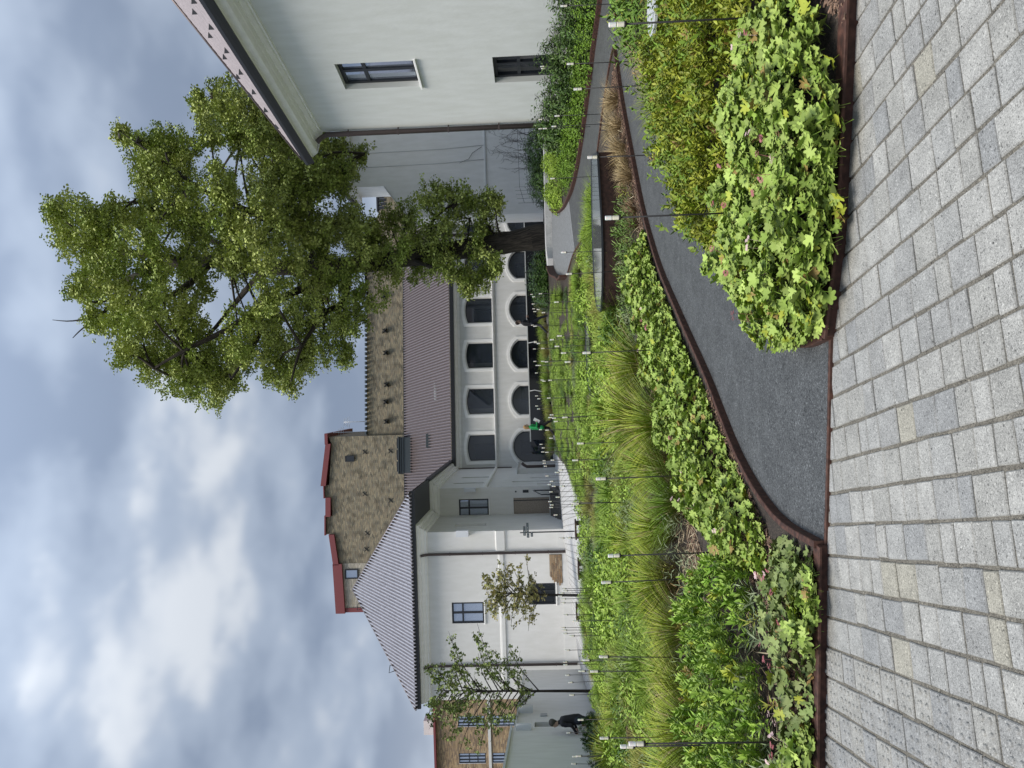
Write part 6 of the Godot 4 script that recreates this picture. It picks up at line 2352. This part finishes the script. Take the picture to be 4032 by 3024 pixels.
const CROWN := [
		12.84, 20.35, -27.53, 0.41, 15.00, 23.49, -32.15, 0.48, 12.76, 20.96, -29.22, 0.61, 14.67, 23.87, -33.61, 0.70, 12.42, 18.62, -26.72, 0.56, 15.42, 22.75, -33.20, 0.69,
		11.75, 19.26, -28.03, 0.75, 13.65, 22.12, -32.56, 0.87, 12.59, 18.95, -28.58, 0.59, 14.26, 21.25, -32.36, 0.67, 10.67, 18.10, -27.65, 0.73, 13.24, 22.06, -34.30, 0.91,
		12.66, 17.83, -27.36, 0.49, 15.79, 21.85, -34.13, 0.61, 10.72, 19.56, -29.13, 0.68, 13.17, 23.68, -35.81, 0.84, 9.52, 17.81, -27.61, 0.73, 12.06, 22.14, -34.98, 0.92,
		9.22, 19.69, -29.57, 0.51, 10.44, 22.09, -33.48, 0.58, 9.52, 19.14, -27.44, 0.40, 12.29, 24.25, -35.43, 0.52, 11.30, 16.32, -26.76, 0.87, 14.14, 20.02, -33.49, 1.09,
		13.45, 17.17, -28.79, 0.95, 16.04, 20.18, -34.35, 1.13, 10.27, 16.40, -27.69, 0.89, 13.28, 20.73, -35.80, 1.16, 8.71, 16.04, -26.57, 0.85, 11.64, 20.91, -35.52, 1.14,
		8.11, 17.15, -28.45, 0.90, 9.43, 19.69, -33.10, 1.05, 7.32, 17.15, -29.91, 0.94, 8.79, 20.27, -35.92, 1.13, 7.27, 17.80, -28.81, 0.45, 8.75, 21.10, -34.70, 0.55,
		14.06, 16.48, -26.69, 0.64, 18.04, 20.69, -34.24, 0.83, 15.99, 17.57, -28.18, 0.51, 18.05, 19.62, -31.81, 0.58, 15.88, 16.79, -28.41, 0.78, 18.75, 19.53, -33.54, 0.92,
		14.26, 15.89, -27.88, 0.92, 17.86, 19.50, -34.92, 1.16, 12.71, 14.85, -26.96, 0.89, 16.57, 18.89, -35.16, 1.16, 15.73, 16.12, -28.53, 0.78, 17.44, 17.70, -31.65, 0.86,
		16.69, 18.61, -28.67, 0.22, 18.66, 20.61, -32.06, 0.24, 8.82, 18.18, -28.67, 0.67, 10.20, 20.78, -33.16, 0.77, 11.82, 15.19, -28.18, 1.00, 14.06, 17.77, -33.51, 1.19,
		10.76, 15.76, -29.16, 0.94, 12.44, 17.97, -33.71, 1.09, 8.93, 15.51, -28.48, 0.74, 10.78, 18.40, -34.41, 0.90, 7.76, 15.83, -29.32, 1.01, 8.90, 17.92, -33.62, 1.16,
		6.39, 15.47, -29.09, 0.83, 7.71, 18.34, -35.11, 1.00, 7.30, 15.10, -30.10, 0.95, 8.45, 17.24, -34.86, 1.10, 6.44, 15.35, -31.20, 0.62, 6.91, 16.35, -33.47, 0.67,
		6.79, 14.47, -30.80, 0.70, 7.37, 15.57, -33.42, 0.76, 17.82, 15.49, -28.86, 0.62, 20.00, 17.18, -32.38, 0.70, 17.88, 14.49, -28.22, 0.69, 20.73, 16.54, -32.72, 0.81,
		20.05, 14.82, -31.06, 0.57, 17.01, 13.99, -28.43, 0.78, 18.53, 15.11, -30.98, 0.85, 17.17, 12.87, -27.82, 0.68, 18.98, 14.07, -30.76, 0.75, 15.49, 14.00, -26.57, 0.49,
		18.48, 16.39, -31.70, 0.58, 17.16, 12.70, -28.80, 0.70, 18.51, 13.58, -31.07, 0.76, 15.24, 12.18, -27.09, 0.74, 18.36, 14.35, -32.65, 0.89, 16.09, 13.64, -28.54, 0.61,
		19.40, 16.11, -34.40, 0.73, 16.05, 11.91, -28.44, 0.69, 17.83, 13.06, -31.60, 0.77, 15.39, 11.18, -28.15, 0.60, 18.09, 12.86, -33.08, 0.70, 12.86, 13.13, -25.62, 0.69,
		17.30, 17.10, -34.44, 0.93, 12.23, 13.12, -26.83, 0.96, 15.72, 16.41, -34.50, 1.23, 11.57, 13.79, -28.14, 0.92, 14.48, 16.85, -35.21, 1.15, 10.54, 13.10, -27.82, 0.65,
		13.19, 16.00, -34.82, 0.82, 12.01, 11.66, -26.47, 0.87, 15.38, 14.49, -33.91, 1.11, 10.76, 11.71, -26.29, 0.93, 14.00, 14.75, -34.21, 1.21, 13.98, 12.16, -27.64, 0.66,
		17.41, 14.76, -34.44, 0.83, 14.19, 11.41, -27.41, 0.83, 16.28, 12.85, -31.44, 0.95, 13.22, 11.27, -27.85, 0.92, 15.39, 12.86, -32.42, 1.07, 12.34, 11.27, -28.74, 1.02,
		14.35, 12.85, -33.41, 1.19, 10.60, 11.06, -27.73, 0.98, 13.66, 13.80, -35.76, 1.26, 8.34, 12.76, -28.28, 0.65, 10.05, 15.06, -34.10, 0.79, 7.43, 13.30, -28.68, 0.74,
		8.95, 15.70, -34.57, 0.89, 8.91, 11.55, -26.95, 0.63, 11.48, 14.42, -34.73, 0.81, 8.37, 12.67, -30.39, 0.88, 9.55, 14.23, -34.68, 1.00, 7.15, 12.44, -30.64, 0.70,
		8.21, 14.05, -35.18, 0.81, 6.85, 12.75, -33.23, 0.47, 7.44, 11.44, -30.86, 0.80, 8.27, 12.55, -34.32, 0.88, 8.73, 11.36, -30.18, 0.87, 9.65, 12.39, -33.37, 0.96,
		9.48, 10.62, -28.86, 0.84, 11.01, 12.08, -33.54, 0.98, 7.94, 10.46, -31.18, 0.72, 8.86, 9.94, -30.19, 0.70, 9.69, 10.72, -33.00, 0.76, 7.91, 10.01, -32.28, 0.37,
		10.49, 10.25, -28.99, 0.93, 11.77, 11.31, -32.54, 1.05, 10.19, 9.46, -29.27, 0.77, 11.53, 10.48, -33.10, 0.87, 9.49, 9.43, -32.12, 0.56, 10.06, 8.79, -30.94, 0.54,
		14.30, 10.30, -27.36, 0.66, 17.06, 11.98, -32.65, 0.79, 13.58, 10.64, -27.71, 0.66, 16.51, 12.59, -33.69, 0.81, 14.07, 9.89, -28.04, 0.59, 15.95, 11.01, -31.80, 0.67,
		15.78, 10.17, -29.52, 0.62, 16.80, 10.73, -31.44, 0.67, 15.84, 10.36, -28.01, 0.51, 17.70, 11.40, -31.31, 0.57, 16.74, 10.01, -29.87, 0.45, 16.15, 9.01, -29.97, 0.36,
		14.28, 9.52, -28.88, 0.43, 16.47, 10.74, -33.32, 0.50, 14.59, 9.31, -28.39, 0.43, 16.33, 10.23, -31.79, 0.48, 11.91, 10.26, -28.90, 0.77, 14.36, 12.05, -34.85, 0.93,
		13.06, 9.86, -29.92, 0.62, 13.99, 10.45, -32.06, 0.67, 12.46, 9.05, -29.25, 0.69, 14.31, 10.16, -33.60, 0.80, 11.42, 8.65, -28.75, 0.68, 13.06, 9.67, -32.89, 0.78,
		11.79, 8.40, -30.74, 0.54, 13.55, 8.00, -31.52, 0.71, 14.00, 7.22, -31.91, 0.59, 12.90, 6.81, -30.99, 0.71, 11.78, 7.17, -29.70, 0.53, 13.58, 5.99, -29.50, 0.59,
		14.44, 5.53, -30.34, 0.47, 14.07, 5.40, -31.64, 0.77, 13.90, 4.61, -29.93, 0.53, 13.53, 4.45, -31.24, 0.77, 13.78, 3.78, -30.44, 0.53, 13.71, 3.29, -30.05, 0.41,
		12.96, 3.88, -31.45, 0.53, 12.60, 5.55, -30.39, 0.65, 12.12, 6.17, -30.67, 0.59, 12.00, 8.05, -31.82, 0.35, 11.38, 7.91, -31.17, 0.41, 11.74, 6.85, -31.92, 0.53,
		11.39, 5.96, -31.23, 0.47, 11.08, 5.25, -30.27, 0.53, 10.99, 4.77, -31.10, 0.53, 11.01, 4.28, -32.32, 0.53, 10.51, 4.64, -31.54, 0.35, 11.56, 3.74, -32.48, 0.35,
		11.08, 3.33, -29.82, 0.30, 12.12, 4.11, -30.58, 0.35, 12.60, 3.36, -31.71, 0.24, 12.89, 8.52, -31.42, 0.41, 13.11, 8.73, -31.01, 0.35, 12.64, 9.00, -31.40, 0.47,
]


func leaf_cluster(n: int, size: float, spread: float, seed_: int) -> ArrayMesh:
	var r := RandomNumberGenerator.new()
	r.seed = seed_
	var st := new_st(true)
	for i in n:
		var d := Vector3(r.randfn(0, 1), r.randfn(0, 0.7), r.randfn(0, 1)).normalized() * spread * r.randf_range(0.25, 1.0)
		var nrm := Vector3(r.randfn(0, 0.5), 1.0, r.randfn(0, 0.5))
		var k := size * r.randf_range(0.75, 1.2)
		var b := r.randf_range(0.75, 1.25)
		var t := Transform3D(turn_to(nrm, r.randf() * TAU) * Basis(Vector3.RIGHT, -r.randf_range(0.0, 0.6)), d)
		st.set_color(Color(b, b, b * r.randf_range(0.8, 1.1)))
		var p := [Vector3(0, 0, 0), Vector3(0.5, 0.06, -0.28), Vector3(0.38, 0.02, -0.8), Vector3(0, -0.1, -1.08), Vector3(-0.38, 0.02, -0.8), Vector3(-0.5, 0.06, -0.28)]
		for j in range(1, 5):
			tri(st, t * (p[0] * k), t * (p[j] * k), t * (p[j + 1] * k))
	st.generate_normals()
	return st.commit()


func old_tree() -> void:
	var t := thing("old_tree", "tall old broad-leaved tree with dark furrowed trunk and olive-green crown above the garden", "tree")
	var names := ["trunk"]
	for i in LIMBS.size():
		var pts := []
		var rad := []
		var l: Array = LIMBS[i]
		for k in range(0, l.size(), 4):
			pts.append(Vector3(l[k], l[k + 1], l[k + 2]))
			rad.append(Vector2(l[k + 3], 0))
		pts = curve(pts, 4)
		rad = curve(rad, 4)
		var rr := []
		for k in rad.size():
			rr.append(maxf(0.008, rad[k].x) * (1.0 + 0.05 * sin(k * 1.7 + i)))
		var st := new_st(true)
		if i == 0:
			rr[0] *= 1.12
			tube(st, pts, rr, 20)
		else:
			tube(st, pts, rr, 9)
		fin(st, "trunk" if i == 0 else "limb", M.bark, t)
	# twigs that carry the leaf sprays
	var r := RandomNumberGenerator.new()
	r.seed = 12
	var st := new_st(true)
	var all := []
	for l in LIMBS:
		for k in range(8, l.size(), 4):
			all.append(Vector3(l[k], l[k + 1], l[k + 2]))
	var places := []
	var clusters := [leaf_cluster(9, 0.088, 0.17, 1), leaf_cluster(9, 0.08, 0.19, 2)]
	var put_in := [[], []]
	for i in range(0, CROWN.size(), 4):
		var c := Vector3(CROWN[i], CROWN[i + 1], CROWN[i + 2])
		var rad: float = CROWN[i + 3]
		var best: Vector3 = all[0]
		for p in all:
			if p.y < c.y + 0.6 and p.distance_to(c) < best.distance_to(c):
				best = p
		if best.distance_to(c) < 6.0:
			var m := best.lerp(c, 0.5) + Vector3(r.randfn(0, 0.2), r.randf_range(0.0, 0.3), r.randfn(0, 0.2))
			tube(st, curve([best, m, c], 3), [0.07, 0.06, 0.052, 0.045, 0.035, 0.028, 0.02], 5, false)
		for k in 5:
			var d := Vector3(r.randfn(0, 1), r.randfn(0.2, 0.8), r.randfn(0, 1)).normalized() * rad * 0.95
			tube(st, [c, c + d * 0.5 + Vector3(0, 0.08, 0), c + d], [0.018, 0.012, 0.005], 4, false)
		# sprays: the blob is broken into lumps of leaves
		var shade := Color(0.23, 0.315, 0.065).lerp(Color(0.36, 0.43, 0.12), r.randf())
		var lumps := int(16 * rad * rad) + 8
		for q in lumps:
			var lc := c + Vector3(r.randfn(0, 1), r.randfn(0, 0.8), r.randfn(0, 1)).normalized() * rad * (1.1 + 0.35 * r.randf()) * pow(r.randf(), 0.55)
			var ls := 0.26 * r.randf_range(0.5, 1.35)
			var tone := shade.lerp(Color(0.46, 0.50, 0.16), r.randf() * 0.7)
			for j in int(12 * ls / 0.26):
				var p := lc + Vector3(r.randfn(0, ls * 0.62), r.randfn(0, ls * 0.45), r.randfn(0, ls * 0.62))
				var o := turn_to(Vector3(r.randfn(0, 0.5), 1, r.randfn(0, 0.5)), r.randf() * TAU)
				put_in[r.randi() % 2].append([Transform3D(o.scaled_local(Vector3.ONE * r.randf_range(0.8, 1.2)), p), tint(tone, tone, r, 0.15)])
	fin(st, "twigs", M.twig, t).set_meta("kind", "stuff")
	for k in 2:
		many("crown", clusters[k], M.leaf, put_in[k], t).set_meta("kind", "stuff")


func young_tree(called: String, label: String, at: Vector2, tall: float, first: float, wide: float, lean: float, n: int, tone_a: Color, tone_b: Color, seed_: int) -> void:
	var t := thing(called, label, "tree", g(at.x, at.y))
	var r := RandomNumberGenerator.new()
	r.seed = seed_
	var st := new_st(true)
	tube(st, curve([Vector3(0, -0.1, 0), Vector3(0.02, first * 0.5, 0), Vector3(lean * 0.3, first, 0), Vector3(lean * 0.7, (first + tall) * 0.5, 0.05), Vector3(lean, tall * 0.97, 0)], 3), [0.055, 0.05, 0.048, 0.046, 0.044, 0.042, 0.038, 0.034, 0.03, 0.026, 0.02, 0.014, 0.008], 8)
	fin(st, "trunk", M.bark, t)
	st = new_st(true)
	var places := []
	for i in n:
		var f := float(i) / n
		var y := lerpf(first, tall * 0.93, f)
		var a := i * 2.4 + r.randf_range(-0.4, 0.4)
		var l := wide * (0.55 + 0.6 * sin(PI * minf(f * 0.9 + 0.18, 1.0))) * r.randf_range(0.65, 1.1)
		var b := Vector3(lean * (y / tall), y, 0)
		var d := Vector3(cos(a), r.randf_range(0.35, 0.9), sin(a)).normalized()
		var m := b + d * l * 0.5
		var e := b + d * l + Vector3(0, -0.12 * l, 0)
		tube(st, curve([b, m, e], 3), [0.022, 0.02, 0.016, 0.013, 0.010, 0.007, 0.004], 5, false)
		for k in 4:
			var s := b.lerp(e, 0.35 + 0.16 * k) + Vector3(0, 0.04, 0)
			var w := s + Vector3(r.randfn(0, 0.3), r.randf_range(-0.1, 0.32), r.randfn(0, 0.3))
			tube(st, [s, w], [0.007, 0.003], 4, false)
			for j in 5:
				var p := s.lerp(w, r.randf_range(0.2, 1.15)) + Vector3(r.randfn(0, 0.06), r.randfn(0, 0.06), r.randfn(0, 0.06))
				places.append([Transform3D(turn_to(Vector3(r.randfn(0, 0.6), 1, r.randfn(0, 0.6)), r.randf() * TAU).scaled_local(Vector3.ONE * r.randf_range(0.7, 1.15)), p), tint(tone_a, tone_b, r)])
	fin(st, "branches", M.twig, t)
	many("crown", leaf_cluster(6, 0.072, 0.12, seed_), M.leaf, places, t).set_meta("kind", "stuff")


# ---------------------------------------------------------------- the scene
func _ready() -> void:
	# camera: held upright, so the picture lies on its side
	var cam := Camera3D.new()
	cam.name = "camera"
	cam.fov = 53.1
	cam.near = 0.05
	cam.far = 900.0
	var yaw := deg_to_rad(11.2)
	var pitch := deg_to_rad(2.17)
	var roll := 0.0319
	var f := Vector3(sin(yaw) * cos(pitch), sin(pitch), -cos(yaw) * cos(pitch))
	var r0 := Vector3(cos(yaw), 0, sin(yaw))
	var u0 := r0.cross(f)
	var r := r0 * cos(roll) - u0 * sin(roll)
	var u := u0 * cos(roll) + r0 * sin(roll)
	cam.transform = Transform3D(Basis(-u, r, -f), Vector3(0, 1.6, 0))
	add_child(cam)
	cam.current = true
	# sky, soft sun behind cloud, exposure
	var env := Environment.new()
	env.background_mode = Environment.BG_SKY
	var sm := PanoramaSkyMaterial.new()
	sm.panorama = sky_panorama()
	var sky := Sky.new()
	sky.sky_material = sm
	env.sky = sky
	env.background_energy_multiplier = 1.0
	env.tonemap_mode = Environment.TONE_MAPPER_LINEAR
	env.tonemap_exposure = 1.16
	env.sdfgi_enabled = true
	env.ssao_enabled = true
	env.ssil_enabled = true
	var we := WorldEnvironment.new()
	we.name = "world_environment"
	we.environment = env
	add_child(we)
	var sun := DirectionalLight3D.new()
	sun.name = "sun"
	sun.light_energy = 1.0
	sun.light_angular_distance = 28.0
	sun.light_color = Color(1.0, 0.965, 0.91)
	sun.shadow_enabled = true
	add_child(sun)
	sun.look_at_from_position(Vector3(-3.2, 7.8, 2.4), Vector3.ZERO)
	rng.seed = 4
	materials()
	ground()
	granite_paving()
	left_building()
	arched_wing()
	right_building()
	rear_white_house()
	brick_neighbours()
	low_wall()
	skylight([6.25, -11.9, 5.6, -11.85, 4.9, -11.8, 4.4, -11.95, 4.0, -12.25, 3.78, -12.6], [6.85, -13.2, 6.1, -13.6, 5.4, -13.85, 4.7, -13.9, 4.15, -13.65, 3.75, -12.75], 0.52, "long boat-shaped glass roof light with a rust-brown steel upstand beside the dark path")
	skylight([5.05, -17.0, 4.5, -16.75, 4.0, -16.75, 3.5, -16.9, 3.1, -17.2], [5.1, -17.7, 4.5, -18.1, 4.0, -18.15, 3.5, -17.9, 3.12, -17.4], 0.47, "smaller narrow glass roof light farther back among the grasses")
	old_tree()
	young_tree("young_tree", "slender young tree with loose green crown before the plastered house corner", Vector2(-5.0, -26.5), 5.3, 1.7, 2.1, 0.1, 44, Color(0.13, 0.19, 0.045), Color(0.23, 0.28, 0.08), 7)
	young_tree("young_tree", "small thin yellowing tree in front of the plastered house wall", Vector2(-2.1, -28.0), 3.2, 1.15, 1.25, 0.15, 28, Color(0.21, 0.225, 0.07), Color(0.38, 0.33, 0.14), 9)
	lamps()
	small_things()
	people()
	planting()
